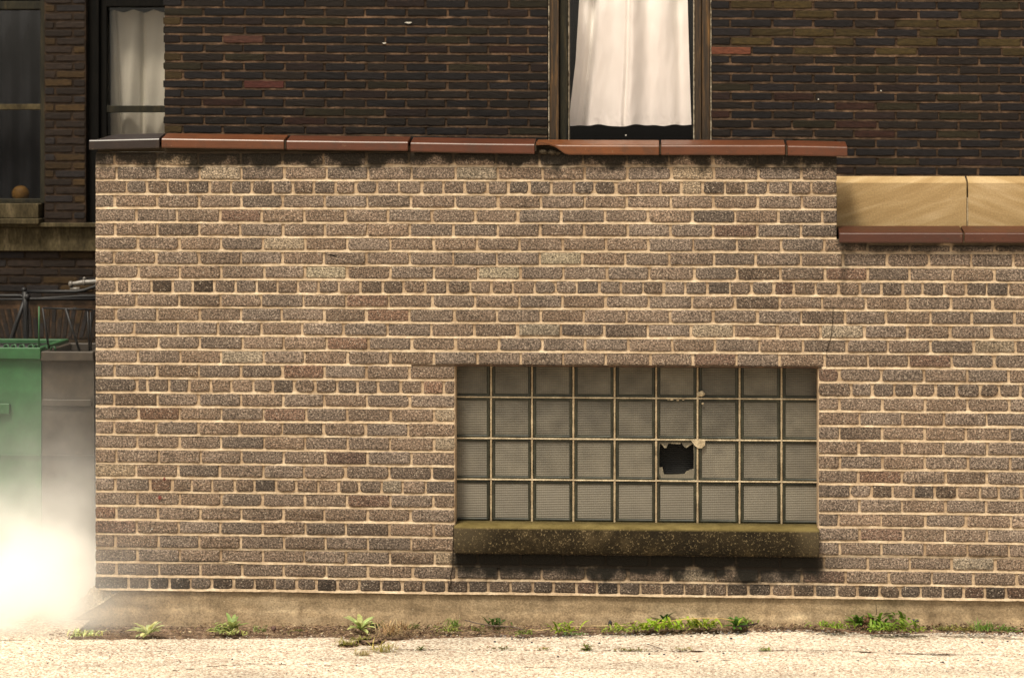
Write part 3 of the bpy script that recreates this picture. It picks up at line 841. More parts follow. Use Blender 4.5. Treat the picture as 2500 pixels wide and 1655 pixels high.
# course lines sink a little toward the right
def dz(k, px):      # k = 0 at the line near y 20 in the left part
    yl = 19.7+21.95*k; yr = 23.3+22.53*k
    return lerp(yl, yr, (px-600)/1500)
DXL = X(400, YD); DXR = X(2800, YD)
ta = (Z(dz(8, 2100), 2100, YD)-Z(dz(8, 600), 600, YD))/(X(2100, YD)-X(600, YD))
def dline(k): 
    za = Z(dz(k, 600), 600, YD)-ta*X(600, YD); zb = Z(dz(k, 2100), 2100, YD)-ta*X(2100, YD); return (za+zb)/2
WXL, WXR = X(1337, YD), X(1738, YD)
def dcol(px, k):
    q = random.random(); g = random.uniform(.72, 1.28)*.21
    if q < .42: c = (.024, .019, .021)
    elif q < .80: c = (.030, .020, .015)
    elif q < .90: c = (.036, .019, .016)
    elif q < .97: c = (.040, .030, .012)
    else: c = (.060, .022, .014)
    if px > 1750 and k < 6 and random.random() < .22: c = (.10, .066, .019)
    if px > 1700: g *= 1.35
    if px < 430 and random.random() < .45: c = (.11, .068, .020)
    return tuple(v*g for v in c)
DUL = lambda n: 445+n*99.5
dw = MB()
special = {(-.5, 3): None}
for k in range(-4, 20):
    zt = dline(k-1)-.0055; zb = dline(k)+.0055
    # left part
    A = (k % 2 != 0)
    s = 445 if not A else 495.5
    cuts = [400]+[s+n*99.4+random.uniform(-3, 3) for n in range(12) if 410 < s+n*99.4 < 1322]+[1337]
    s2 = 1784 if k % 2 == 0 else 1836
    cuts2 = [1738]+[s2+n*101.0+random.uniform(-3, 3) for n in range(11)]
    if k > 14: cuts2 = cuts2
    for cs, lo, hi in ((cuts, 400, 1337), (cuts2, 1738, 2800)):
        for i in range(len(cs)-1):
            a, b = cs[i], cs[i+1]
            j0 = 0 if i == 0 else 2.7*random.uniform(.6, 1.3); j1 = 0 if (b == 1337) else 2.7*random.uniform(.6, 1.3)
            col = dcol((a+b)/2, k)
            if (k, i) in ((9, 2),) and lo == 400: col = (.042, .012, .009)
            if (k, i) in ((4, 2),) and lo == 400: col = (.040, .016, .011)
            if (k, i) == (5, 0) and lo == 1738: col = (.09, .030, .016)
            e = random.uniform(-2, 2) if i == 0 else 0
            lay_brick(dw, X(a+j0+e, YD), X(b-j1, YD), zb+random.uniform(-.0015, .0015), zt+random.uniform(-.0015, .0015), col,
                      face=YD, depth=.1, r=.005, step=.016, jit=.0014, proud=random.uniform(-.001, .0015), tilt=ta, bev=(.0012, .005))
dw.col = (1, 1, 1)
zlo, zhi = ZL[25], dline(-5)
for (a, b) in ((DXL+.004, WXL-.003), (WXR+.003, DXR)):
    n = 12
    xs_ = [lerp(a, b, i/n) for i in range(n+1)]
    cells(dw, xs_, [.2, zhi], lambda x, z: True, YD+.0045, YD+.25, 1)
for k in range(-4, 19):
    for (a, b) in ((DXL+.006, WXL-.002), (WXR+.002, DXR-.002)):
        q = random.uniform(.85, 1.3); dw.col = (q, q, q)
        bed(dw, a, b, dline(k), k+200, face=YD, half=.0065, dy0=.0035, dy1=.0005, tilt=ta)
# return wall to the set-back wing
YW = 1.75
for k in range(-4, 20):
    zt = dline(k-1)-.0055; zb = dline(k)+.0055
    p = .005; cut = .11 if k % 2 else .2
    while p < YW-YD-.02:
        lay_brick(dw, p, min(cut, YW-YD-.01), zb, zt, dcol(0, 8), face=0, depth=.1, step=.05, r=.006, mapf=lambda u_, d, z: (DXL+d+.001, YD+.1+u_, z+ta*DXL))
        p = cut+.015; cut = p+.195
dw.col = (1, 1, 1)
dw.box(DXL+.012, DXL+.2, YD+.251, YW+.1, .2, zhi, 1)
dw.build('wall', [M['dbrick'], M['dmortar']], dark)
# white marks on the dark wall
for (a, b, r_, sd_, q) in ((938, 106, .010, 2, .4), (997, 56, .018, 5, .28), (2151, 222, .004, 3, 1), (1998, 243, .0035, 4, 1.3)):
    wm = MB(); splat(wm, a, b, YD-.006, r_, sd_, q); wm.build('bird_dropping', M['white'], dark)
# stone band
def slab(px0, px1, mt, nm='stone_slab'):
    mb = MB(); Yf = YD-.075
    xa, xb = X(px0, Yf), X(px1, Yf); zt = Z(430.5, 2250, YD); zf = Z(445, 2250, Yf); zb = Z(640, 2250, Yf)
    prof = [(YD+.05, zb), (YD+.05, zt), (YD-.003, zt), (Yf+.005, zf+.001), (Yf, zf-.004), (Yf, zb)]
    rings = [mb.ring([(x, y, z) for y, z in prof]) for x in (xa, xb)]
    mb.bridge(rings[1], rings[0]); mb.fc(rings[0]); mb.fc(rings[1][::-1])
    return mb.build(nm, M[mt], dark)
slab(2030, 2359.5, 'sand'); slab(2364, 2720, 'sand2')
jb = MB(); xj = X(2361.8, YD-.06); jb.box(X(2360, YD-.06), X(2363.6, YD-.06), YD-.066, YD+.02, Z(600, 2250, YD), Z(482, 2250, YD))
jb.build('slab_joint_mortar', M['block_mortar'], dark)
# main window
fm = MB()
zt_, zb_2 = dline(-5), Z(420, 1500, YD)
def vbar(mb, a, b, y0, y1, m=0, bev=.003, z0=None, z1=None): mb.box(X(a, YD), X(b, YD), y0, y1, zb_2 if z0 is None else z0, zt_ if z1 is None else z1, m, bev)
vbar(fm, 1341.5, 1364, YD+.020, YD+.16, 0); vbar(fm, 1365, 1385, YD+.045, YD+.16, 1)
vbar(fm, 1385.5, 1388.5, YD+.055, YD+.16, 2); vbar(fm, 1337.8, 1341, YD+.012, YD+.16, 2, .001)
vbar(fm, 1697, 1713, YD+.035, YD+.16, 0); vbar(fm, 1714, 1734, YD+.020, YD+.16, 0)
vbar(fm, 1693, 1696.5, YD+.05, YD+.16, 2); vbar(fm, 1734.6, 1737.5, YD+.012, YD+.16, 2, .001)
fm.box(X(1388.6, YD), X(1692.9, YD), YD+.05, YD+.15, zb_2, Z(372, 1500, YD), 0, .003)
win = fm.build('window', [M['wood'], M['greenwood'], M['caulk']], dark)
pn = MB(); pn.box(X(1388.7, YD), X(1692.9, YD), YD+.085, YD+.089, Z(372, 1500, YD)+.001, zt_); pn.build('pane', M['pane'], win)
cu = MB(); YC = YD+.16
def curt(a, b):
    py = lerp(-110, 306, b)
    xl = interp(py, [(-110, 1416), (0, 1413), (150, 1404), (250, 1392), (302, 1387)]); xr = interp(py, [(-110, 1678), (0, 1679), (150, 1683), (302, 1688)])
    px = lerp(xl, xr, a)
    if b > .9: py += (1.2*math.sin(a*19)+1.2*math.sin(a*41+1)-3*math.exp(-((a-.40)/.06)**2)*-1)*(b-.9)*10
    fold = .010*math.sin(a*11+.6)+.006*math.sin(a*23+py*.004)+.004*nz(a*6, py*.006)
    fold += -.030*math.exp(-((a-.52)/.10)**2)*(.6+.4*b)+.035*math.exp(-((a-.11-.03*(1-b))/.035)**2)+.030*math.exp(-((a-.93)/.06)**2)+.012*math.exp(-((a-.05)/.05)**2)+.03*math.exp(-((a-.455)/.02)**2)*.5
    if b > .93: fold += .002*nz(a*60, b*60)
    fold = fold*1.7+.003*nz(a*22, b*9); p = P(px, py, YC); return (p.x, YC+.05+fold, p.z)
cu.grid(curt, 110, 90)
cu.build('curtain', M['curtain'], win)
fl = MB(); lump(fl, P(1528, 331, YD+.083), .0045, 2, 1.2, ky=.4); fl.build('paper_scrap', M['white'], win)
rm = MB(); rx0, rx1 = X(1330, YD), X(1745, YD)
def room(mb, x0, x1, y0, y1, z0, z1):
    r = mb.ring([(x0,y0,z0),(x1,y0,z0),(x1,y1,z0),(x0,y1,z0),(x0,y0,z1),(x1,y0,z1),(x1,y1,z1),(x0,y1,z1)])
    for q in ((0,1,2,3),(4,7,6,5),(1,5,6,2),(2,6,7,3),(3,7,4,0)): mb.fc([r[i] for i in q])
room(rm, rx0, rx1, YD+.161, YD+1.2, zb_2, zt_); rm.build('room_lining', M['room'], win)

# ================================================================== SET-BACK WING ON THE LEFT
wing = empty('brick_building_wing', (X(60, YW), YW, 0), 'dark brick wing set back in the alley with two sash windows', 'building')
wz = lambda py: Z(py, 110, YW)
wx = lambda px: X(px, YW)
ww = MB()
CH = Z(0, 110, YW)-Z(20.2, 110, YW)
def wcol():
    q = random.random(); g = random.uniform(.7, 1.3)*.40
    c = (.034, .022, .016) if q < .6 else ((.030, .024, .024) if q < .85 else (.070, .040, .014))
    return tuple(v*g for v in c)
zhi_w = wz(-90); z_ledge = wz(548); z_b0, z_b1 = wz(554), wz(613)
def wcourse(x0, x1, ztop, zbot, fat=.0065):
    z = ztop; k = 0
    while z-CH > zbot-.001:
        ps = [x0]; s = x0+(.06 if k % 2 else .165)
        while s < x1-.03: ps.append(s+random.uniform(-.006, .006)); s += .208
        ps.append(x1)
        for i in range(len(ps)-1):
            lay_brick(ww, ps[i]+(fat if i else 0), ps[i+1]-(fat if i < len(ps)-2 else 0), z-CH+fat, z-fat, wcol(), face=YW, depth=.09, r=.007, step=.03, jit=.0012, proud=random.uniform(0, .001), bev=(.0012, .005))
        z -= CH; k += 1
wcourse(wx(110), wx(207), zhi_w, z_ledge)
wcourse(wx(-260), wx(500), wz(613), wz(745))
wcourse(wx(-260), wx(500), wz(826), wz(1560))
ww.col = (.5, .5, .5)
WXA = wx(-260); WXB = wx(500)
xs_ = sorted([WXA, wx(-150), wx(108), wx(209), WXB]); zs_ = sorted([-.1, z_ledge, zhi_w])
cells(ww, xs_, zs_, lambda x, z: z < z_ledge or wx(108) < x < wx(209) or x < wx(-150), YW+.0035, YW+.16, 1)
ww.build('wall', [M['dbrick'], M['dmortar']], wing)
# fan of voussoirs of the basement arch
ar = MB()
for i in range(-9, 22):
    px = 110+i*13.6+6; t = (px-110)/420.0
    a = t*1.1
    zc0 = wz(822); h = wz(752)-zc0
    cxp = wx(px)
    for (f0, f1) in (((0, .48), (.5, 1)) if i % 2 else ((0, .66), (.68, 1))):
        ar.col = wcol()
        def pt(s, f): 
            return (cxp+s*.0105+(f*h)*math.sin(a)*1.0, zc0+f*h*math.cos(a)-abs(t)*.01)
        pts = [pt(-1, f0), pt(1, f0), pt(1.08, f1), pt(-1.08, f1)]
        r1 = ar.ring([(x, YW-.006, z) for x, z in pts]); r0 = ar.ring([(x, YW+.02, z) for x, z in pts])
        ar.fc(r1); ar.bridge(r0, r1)
ar.col = (1.0, .95, .9); ar.box(WXA, WXB, YW-.001, YW+.0055, wz(826), wz(745), 1)
ar.build('arch', [M['dbrick'], M['dmortar']], wing)
# stone band and ledges
sb = MB()
sb.box(WXA, WXB, YW-.03, YW+.02, z_b1, z_b0, 0, .004)
sb.box(WXA, WXB, YW-.07, YW+.03, z_b0+.001, wz(544), 0, .003)
sb.build('stone_band', M['oldstone'], wing)
ls = MB(); ls.box(wx(-150), wx(105), YW-.10, YW+.10, wz(548)+.004, wz(533), 0, .004); ls.box(wx(-150), wx(99), YW-.05, YW+.12, wz(533)+.001, wz(497), 0, .004)
ls.build('window_sill', M['oldstone'], wing)
# left sash window
s1 = MB()
def vb(mb, a, b, y0, y1, p0, p1, m=0, bev=.003): mb.box(wx(a), wx(b), YW+y0, YW+y1, wz(p1), wz(p0), m, bev)
vb(s1, 96, 108, .02, .16, -90, 497, 0); vb(s1, -150, 95.8, .06, .14, 254, 268, 1); vb(s1, -150, 95.8, .04, .16, 2, 22, 0); vb(s1, 94, 96, .05, .1, 60, 490, 2, .001)
vb(s1, -150, 95.8, .05, .14, 486, 496.8, 0)
sw = s1.build('window', [M['greenwood'], M['oldstone'], M['blackwood']], wing); sw['label'] = 'dark sash window at the left edge'
p1 = MB(); p1.box(wx(-150), wx(93.8), YW+.10, YW+.103, wz(485.5), wz(269)); p1.build('pane', M['pane_dirty'], sw)
p1 = MB(); p1.box(wx(-150), wx(93.8), YW+.11, YW+.113, wz(253.5), wz(22.5)); p1.build('pane', M['pane_dirty'], sw)
c1 = MB()
def c1f(a, b):
    p = P(lerp(-150, 98, a), lerp(5, 492, b), YW+.2); return (p.x, YW+.24+.02*math.sin(a*34)+.01*nz(a*9, b*2), p.z)
c1.grid(c1f, 80, 10); c1.build('curtain', M['sheer'], sw)
rm = MB(); room(rm, wx(-160), wx(109), YW+.161, YW+1.0, wz(500), wz(-90)); rm.build('room_lining', M['room'], sw)
# right sash window with the greenish curtain
s2 = MB()
vb(s2, 209, 236, .05, .18, -90, 543, 0); vb(s2, 236.5, 253, .08, .18, -90, 543, 0); vb(s2, 253.5, 470, .07, .15, 258, 275, 1)
vb(s2, 253.5, 470, .05, .2, -90, 16, 0); vb(s2, 471, 490, .05, .18, -90, 543, 0); vb(s2, 253.5, 470, .06, .16, 525, 543, 0)
sw2 = s2.build('window', [M['blackwood'], M['greenwood']], wing); sw2['label'] = 'sash window with a pale greenish curtain'
p1 = MB(); p1.box(wx(253.6), wx(469.9), YW+.10, YW+.103, wz(525), wz(276)); p1.build('pane', M['pane_dirty'], sw2)
p1 = MB(); p1.box(wx(253.6), wx(469.9), YW+.115, YW+.118, wz(257.5), wz(17)); p1.build('pane', M['pane_dirty'], sw2)
c1 = MB()
def c2f(a, b):
    px = lerp(254, 468, a); py = lerp(28, 560, b)
    if b < .03: py += 3*math.sin(px*.13)
    f = .014*math.sin(a*13+1)+.008*math.sin(a*29+.01*py)+.02*math.exp(-((px-278-py*.05)/4)**2)+.025*math.exp(-((px-348)/5)**2)
    p = P(px, py, YW+.2); return (p.x, YW+.205+f, p.z)
c1.grid(c2f, 90, 30); c1.build('curtain', M['curtain_grey'], sw2)
rm = MB(); room(rm, wx(208), wx(492), YW+.181, YW+1.0, wz(545), wz(-90)); rm.build('room_lining', M['room'], sw2)
# ball on the sill behind the left window
bl = MB(); pb = P(49, 474, YW+.145)
lump(bl, (pb.x, YW+.155, wz(497)+.053), .053, 3, .96, 20, 14, .06, ky=.75)
tag(bl.build('ball', M['ball']), 'round orange-brown ball on the sill behind the dark window glass', 'ball')

# ---- pipes and railing in the alley
YR = 1.30
def rp(px, py, Y=YR): return P(px, py, Y)
hr = empty('handrail', rp(62, 1500).xyz, 'black iron handrail with a slanting brace above the green dumpster', 'railing')
m_ = MB(); m_.tube([rp(60, 712), rp(150, 712), rp(185, 712), rp(205, 709), rp(222, 703), rp(250, 694), rp(330, 690)], .0105, 10); m_.build('rail', M['black'], hr)
m_ = MB(); m_.tube([rp(-120, 722), rp(50, 722), rp(70, 730), rp(300, 730)], .009, 10); m_.build('rail', M['black'], hr)
m_ = MB(); m_.tube([rp(-120, 731), rp(50, 731), rp(200, 722.5), rp(300, 722)], .006, 8); m_.build('rail', M['black'], hr)
m_ = MB(); m_.tube([rp(61, 712), rp(63, 760), rp(64, 900), (rp(64, 900).x, YR, 0)], .017, 12); lump(m_, rp(59, 708), .017, 1, 1, 14, 10, .05); lump(m_, rp(66, 726), .020, 2, 1.2, 12, 8, .1); m_.build('post', M['black'], hr)
m_ = MB(); m_.tube([rp(60, 735), rp(40, 790), rp(18, 860), (rp(-60, 900).x, YR, 0)], .013, 10); m_.build('brace', M['black'], hr)
gp = MB(); gp.tube([rp(168, 694, 1.55), rp(180, 693, 1.55), rp(200, 690, 1.55), rp(340, 682, 1.55)], [.012, .013, .0155, .0155], 12)
gp.tube([rp(170, 694, 1.55), rp(177, 693.6, 1.55)], .018, 12); gp.tube([rp(203, 690, 1.55), rp(209, 689.5, 1.55)], .019, 12); lump(gp, rp(206, 680, 1.55), .010, 3)
gp.tube([rp(172, 706, 1.55), rp(195, 705, 1.55)], .011, 10)
tag(gp.build('pipe', M['galv']), 'pale galvanised pipe with couplings running behind the black handrail', 'pipe')

# ---- dumpsters
def dumpster(name, px0, px1, ytop, Y, depth, mat, label, rimh, lean=0):
    xa, xb = X(px0, Y), X(px1, Y); zt = Z(ytop, 60, Y)
    e = empty(name, ((xa+xb)/2, Y+depth/2, 0), label, 'dumpster')
    b = MB(); th = .012
    r = [b.ring([(xa+k, Y+.03+k, z), (xb-k, Y+.03+k, z), (xb-k, Y+depth-k, z), (xa+k, Y+depth-k, z)]) for k, z in ((.03, .10), (.0, .14), (.0, zt-.02))]
    for p, q in zip(r, r[1:]): b.bridge(p, q)
    b.fc(r[0][::-1])
    ri = [b.ring([(xa+th, Y+.03+th, z), (xb-th, Y+.03+th, z), (xb-th, Y+depth-th, z), (xa+th, Y+depth-th, z)]) for z in (zt-.02, .13)]
    b.bridge(r[-1], ri[0]); b.bridge(ri[0], ri[1]); b.fc(ri[1])
    for zz in (Z(1113, 60, Y),):
        b.box(xa+.002, xb-.002, Y+.018, Y+.031, zz-.004, zz+.004)
    body = b.build('body', mat, e)
    rm_ = MB(); h = rimh
    for (a0, a1, c0, c1) in ((xa-.006, xb+.004, Y, Y+.04), (xa-.006, xb+.004, Y+depth-.03, Y+depth+.01)): rm_.box(a0, a1, c0, c1, zt-h, zt, 0, .004)
    for (a0, a1) in ((xa-.006, xa+.03), (xb-.03, xb+.004)): rm_.box(a0, a1, Y+.041, Y+depth-.031, zt-h, zt, 0, .004)
    rm_.build('rim', mat, e)
    for qx in (xa+.12, xb-.12):
        for qy in (Y+.12, Y+depth-.12):
            wv = MB(); wv.tube([(qx-.02, qy, .05), (qx+.02, qy, .05)], .05, 14); wv.build('wheel', M['black'], e)
            
    return e, xa, xb, zt
gd, ga, gb, gzt = dumpster('green_dumpster', -420, 97, 849, .62, .60, M['green'], 'green metal dumpster at the left edge half hidden by steam', .062)
m_ = MB()
q = P(8, 999, .62); m_.box(X(-30, .62), X(22, .62), .62+.005, .65, Z(1011, 10, .62), Z(986, 10, .62), 0, .003); m_.build('latch', M['green'], gd)
m_ = MB(); m_.tube([P(95, 850, .66), P(95.5, 748, .66)], .0045, 8); m_.build('rod', M['green'], gd)
m_ = MB()
for i, px in enumerate((-60, -35, -10, 14, 32, 52, 74, 88)):
    c = P(px, 843, .74); m_.tube([c+Vector((-.012, 0, -.03)), c+Vector((-.006, 0, .0)), c+Vector((.012, 0, .004)), c+Vector((.02, .0, -.02)), c+Vector((.018, 0, -.04))], .0055, 8)
m_.build('lid_hinge', M['green'], gd)
m_ = MB(); m_.box(ga+.02, gb-.012, .74, .95, Z(848, 60, .74)-.02, Z(843, 60, .80), 0, .006); m_.build('lid', M['black'], gd)
gy, xa_, xb_, gt2 = dumpster('grey_dumpster', 99, 226, 858, .63, .58, M['greyp'], 'dark grey-brown bin between the green dumpster and the pale brick wall', .05)
m_ = MB(); Yg = .63; m_.box(xa_+.004, xb_-.01, Yg+.012, Yg+.031, Z(992, 150, Yg), Z(976, 150, Yg), 0, .003); m_.build('rib', M['greyp'], gy)
m_ = MB(); Yb = .80
for (a, b, c, d, r_) in ((104, 752, 121, 862, .006), (160, 752, 197, 866, .007), (214, 760, 219, 864, .005), (221, 762, 223, 862, .004), (188, 752, 178, 752, .004)):
    m_.tube([P(a, b, Yb), P(c, d, Yb)], r_, 8)
m_.tube([P(104, 752, Yb), P(226, 756, Yb)], .005, 8)
m_.build('lift_frame', M['black'], gy)
m_ = MB()
for px in (108, 128): 
    c = P(px, 848, .74); m_.tube([c+Vector((-.012, 0, -.03)), c+Vector((-.006, 0, .0)), c+Vector((.012, 0, .004)), c+Vector((.02, .0, -.02))], .0055, 8)
m_.build('lid_hinge', M['green'], gy)

# ================================================================== GROUND
# big soil sheet under everything
def gsheet(name, fn, nu, nv, mat, kind='structure'):
    mb = MB(); mb.grid(fn, nu, nv); o = mb.build(name, mat); return tag(o, kind=kind)
mb = MB()
r_ = mb.ring([(-60, -80, -.05), (60, -80, -.05), (60, 40, -.05), (-60, 40, -.05)]); mb.fc(r_)
tag(mb.build('ground', M['soil']), kind='structure')
EDGE = [(0, 1560), (150, 1557), (300, 1557), (450, 1556), (700, 1555), (780, 1552), (815, 1553), (860, 1559), (930, 1562), (1000, 1558), (1080, 1553), (1200, 1552), (1300, 1553), (1400, 1549), (1500, 1547), (1650, 1545), (1750, 1543), (1850, 1539), (1950, 1537), (2060, 1543), (2200, 1545), (2290, 1541), (2400, 1545), (2500, 1546)]
def edge_pt(px):
    return G(px, interp(px, EDGE)+3.0*nz(px*.02, 4)+1.6*nz(px*.09, 7))
CR = [(-400, 1582), (0, 1582), (700, 1582), (850, 1584), (1000, 1585), (1200, 1586), (1400, 1588), (1700, 1589), (1900, 1588), (2060, 1588), (2200, 1596), (2400, 1598), (2900, 1597)]
def crk(px): return G(px, interp(px, CR)+1.2*nz(px*.03, 2)+.8*nz(px*.11, 9))
def crw(px):
    if px < 830: return 0.0
    b = .009+.012*max(0, nz(px*.012, 31)+.15)+.006*max(0, nz(px*.05, 3))
    if 2090 < px < 2130 or 2270 < px < 2335 or 1690 < px < 1730 or 1640 < px < 1680: b += .012
    return b
def crack_lo(px): return crk(px)-fw*crw(px)
def crack_hi(px): return crk(px)+fw*crw(px)
def pv_z(p): return .0025*nz(p.x*1.6, p.y*1.6)+.0015*nz(p.x*7, p.y*7)
mb = MB()
def pa(a, b):       # strip between soil and crack
    px = lerp(-700, 3200, a)
    p = edge_pt(px); q = crack_hi(px); v = p.lerp(q, b)
    rag = (.006*nz(v.x*60, v.y*60, 3) if b in (0.0,) else 0)
    return (v.x, v.y+rag, pv_z(v)-(.006 if b == 0 else 0))
mb.grid(pa, 700, 6)
def pb_(a, b):
    px = lerp(-700, 3200, a); q = crack_lo(px); v = q+(-fw)*(1.6*b)
    return (v.x, v.y, pv_z(v))
mb.grid(pb_, 700, 16)
# crack walls
def wl(f): 
    return lambda a, b: (lambda v: (v.x, v.y, pv_z(v)-b*.03))(f(lerp(-700, 3200, a)))
mb.grid(wl(crack_hi), 700, 1); mb.grid(wl(crack_lo), 700, 1)
# the rest, out to the street
L0 = crack_lo(-700)-fw*1.6; L1 = crack_lo(3200)-fw*1.6
v = mb.ring([(L0.x, L0.y, pv_z(L0)), (L1.x, L1.y, pv_z(L1)), (40, L1.y-2, 0), (40, -60, 0), (-40, -60, 0), (-40, L0.y-2, 0)]); mb.fc(v[::-1])
tag(mb.build('pavement', M['pave']), kind='structure')
# alley floor beside the wall
mb = MB()
def af(a, b):
    x = lerp(-8, XL-.03, a); y = lerp(edge_pt(-200).y+.02, 6, b**1.5); return (x, y, .003*nz(x*3, y*3)-.002)
mb.grid(af, 60, 30); tag(mb.build('path', M['pave']), kind='structure')
# soil strip against the wall
def so(a, b):
    px = lerp(105, 3000, a)
    e = edge_pt(px); p = e-fw*.02
    Yw = .02
    wq = Vector((P(px, 1500, Yw).x, Yw, ZS0(P(px, 1500, 0).x)))
    v = Vector((p.x, p.y, -.012)).lerp(wq, b)
    h = .008*nz(v.x*14, v.y*14, 1)+.006*nz(v.x*45, v.y*45, 2)+.006*math.sin(math.pi*min(1, b*1.4))
    if b < .05: h = min(h, 0)
    return (v.x, v.y, v.z+h)
mb = MB(); mb.grid(so, 700, 24)
# soil spilling over the pavement by the pale weed
def spill(px, py, rx, ry, seed, hh=.006):
    c = G(px, py); n = 22; ring0 = []; 
    cc = mb.vt((c.x, c.y, hh))
    r1 = [c+rt*(rx*.6*math.cos(6.2832*i/n)*(1+.4*nz(i*.7, seed)))+fw*(ry*.6*math.sin(6.2832*i/n)*(1+.4*nz(i*.7, seed))) for i in range(n)]
    r2 = [c+rt*(rx*math.cos(6.2832*i/n)*(1+.45*nz(i*.7, seed)))+fw*(ry*math.sin(6.2832*i/n)*(1+.45*nz(i*.7, seed))) for i in range(n)]
    a = mb.ring([(p.x, p.y, hh*.8) for p in r1]); b = mb.ring([(p.x, p.y, -.006) for p in r2])
    for i in range(n): mb.fc((cc, a[i], a[(i+1) % n]), 0, True)
    mb.bridge(a, b, 0, True)
spill(900, 1568, .10, .10, 3); spill(850, 1575, .07, .07, 5); spill(960, 1560, .09, .04, 8)
for (a, b, rx) in ((520, 1626, .05), (545, 1624, .03), (580, 1622, .05), (430, 1636, .03), (655, 1620, .04), (690, 1621, .03), (1290, 1628, .05), (1340, 1629, .07), (1700, 1612, .05), (1770, 1611, .04), (2180, 1612, .06), (2260, 1615, .05), (615, 1620, .06), (465, 1633, .04), (750, 1621, .03), (800, 1624, .04), (1700, 1588, .05), (2112, 1591, .05), (2300, 1597, .075), (2245, 1595, .03)):
    spill(a, b, rx*.8, .003+.003*random.random(), a, .0015)
tag(mb.build('soil', M['soil']), kind='structure')

# gravel, leaf litter
gv = MB()
def stone_at(px, py, r, col, zb=0.0, flat=.6):
    p = G(px, py, zb); gv.col = col; lump(gv, (p.x, p.y, zb+r*flat*.5), r, random.uniform(0, 90), flat, 6, 4, .5)
def pale(): 
    q = random.uniform(.7, 1.15); return (.45*q, .40*q, .34*q)
def brn():
    q = random.uniform(.5, 1.2); return random.choice(((.14*q, .085*q, .05*q), (.26*q, .17*q, .10*q), (.07*q, .045*q, .03*q)))
for i in range(520):      # pale stones along the edge, mostly on the right
    px = 2500-1300*random.random()**1.6+random.uniform(-20, 40)
    stone_at(px, interp(px, EDGE)+random.uniform(-1, 9), random.uniform(.003, .007), pale() if random.random() < .7 else (.12, .11, .11))
for i in range(160):
    px = random.uniform(-40, 1300); stone_at(px, interp(px, EDGE)+random.uniform(-3, 6), random.uniform(.002, .005), pale())
for i in range(150):      # dark bits scattered on the paving
    px = random.uniform(0, 2500); py = 1562+90*random.random()
    stone_at(px, py, random.uniform(.002, .0042), (.05, .042, .045), .0)
for (px, py) in ((1208, 1567), (1298, 1569), (1463, 1570), (1785, 1559), (1702, 1615), (1622, 1598), (1766, 1595), (2010, 1596), (1585, 1597), (1154, 1640), (870, 1625), (567, 1609), (1362, 1603), (2172, 1589), (2398, 1569), (2460, 1567), (2388, 1613), (2302, 1617), (2095, 1613)):
    stone_at(px, py, random.uniform(.005, .007), (.045, .045, .055), .0, .7)
tag(gv.build('gravel', M['stone']), 'loose pale and dark gravel along the pavement edge', 'gravel', kind='stuff')
lt_ = MB()
def flake(c, s, col):
    lt_.col = col; n = 5
    a = random.uniform(0, 6.28); tx = Vector((random.uniform(-.7, .7), random.uniform(-.7, .7), 1)).normalized()
    e1 = tx.orthogonal().normalized(); e2 = tx.cross(e1)
    r1 = lt_.ring([c+(e1*math.cos(a+6.2832*i/n)*s+e2*math.sin(a+6.2832*i/n)*s*.45)+tx*(.3*s*math.cos(i*2.5)) for i in range(n)])
    cc = lt_.vt(c+tx*.1*s)
    for i in range(n): lt_.fc((cc, r1[i], r1[(i+1) % n]))
for i in range(2600):
    px = random.uniform(120, 2560) if i % 3 else random.choice((random.gauss(980, 60), random.gauss(2380, 80), random.gauss(760, 60)))
    e = edge_pt(px); b = random.random()**1.2
    x_ = P(px, 1500, 0).x
    wq = Vector((x_, -.01, ZS0(x_)+.008)); v = Vector((e.x, e.y, .006)).lerp(wq, b)
    q = random.uniform(.6, 1.2)
    col = random.choice(((.10, .05, .025), (.05, .028, .016), (.24, .16, .09), (.38, .30, .19), (.15, .09, .045), (.07, .04, .03)))
    flake(v+Vector((0, 0, random.uniform(0, .014))), random.uniform(.003, .011), tuple(k*q for k in col))
# fine straw
for i in range(900):
    px = random.uniform(200, 2520) if i % 3 else random.gauss(970, 45)
    e = edge_pt(px); x_ = P(px, 1500, 0).x; b = random.random()
    v = Vector((e.x, e.y, .006)).lerp(Vector((x_, -.012, ZS0(x_)+.01)), b)
    d = Vector((random.uniform(-1, 1), random.uniform(-.4, .4), random.uniform(-.1, .6))).normalized()*random.uniform(.01, .035)
    q = random.uniform(.5, 1.1); lt_.col = (.42*q, .31*q, .18*q)
    lt_.tube([v, v+d*.5+Vector((0, 0, .003)), v+d], .0007, 3, 0, False)
tag(lt_.build('leaf_litter', M['twig']), 'brown dead leaves and straw lying on the soil by the wall', 'leaf litter', kind='stuff')

# ------------------------------------------------------------------ plants
def leaf(mb, base, az, el, L_, wd, col, droop=.6, n=5, rag=0.0):
    mb.col = col
    d = Vector((math.cos(az), math.sin(az), 0)); side = Vector((-math.sin(az), math.cos(az), 0))
    p = Vector(base); e = el; rows = []
    for i in range(n+1):
        t = i/n
        w_ = wd*(math.sin(math.pi*min(1, t*.93+.07))**.7)*(.55+.6*t if t < .8 else 1.0)*(1+(rag if i % 2 else -rag))
        if i == n: w_ = wd*.05
        up = Vector((0, 0, 1))*math.cos(e)-d*math.sin(e)
        rows.append(mb.ring([p-side*w_+up*w_*.35, p, p+side*w_+up*w_*.35]))
        p = p+(d*math.cos(e)+Vector((0, 0, 1))*math.sin(e))*(L_/n); e -= droop/n
    for a, b in zip(rows, rows[1:]): mb.bridge(a, b, 0, True, closed=False)
def gcol(base, v=.25):
    q = random.uniform(1-v, 1+v); return (base[0]*q*random.uniform(.9, 1.15), base[1]*q, base[2]*q)
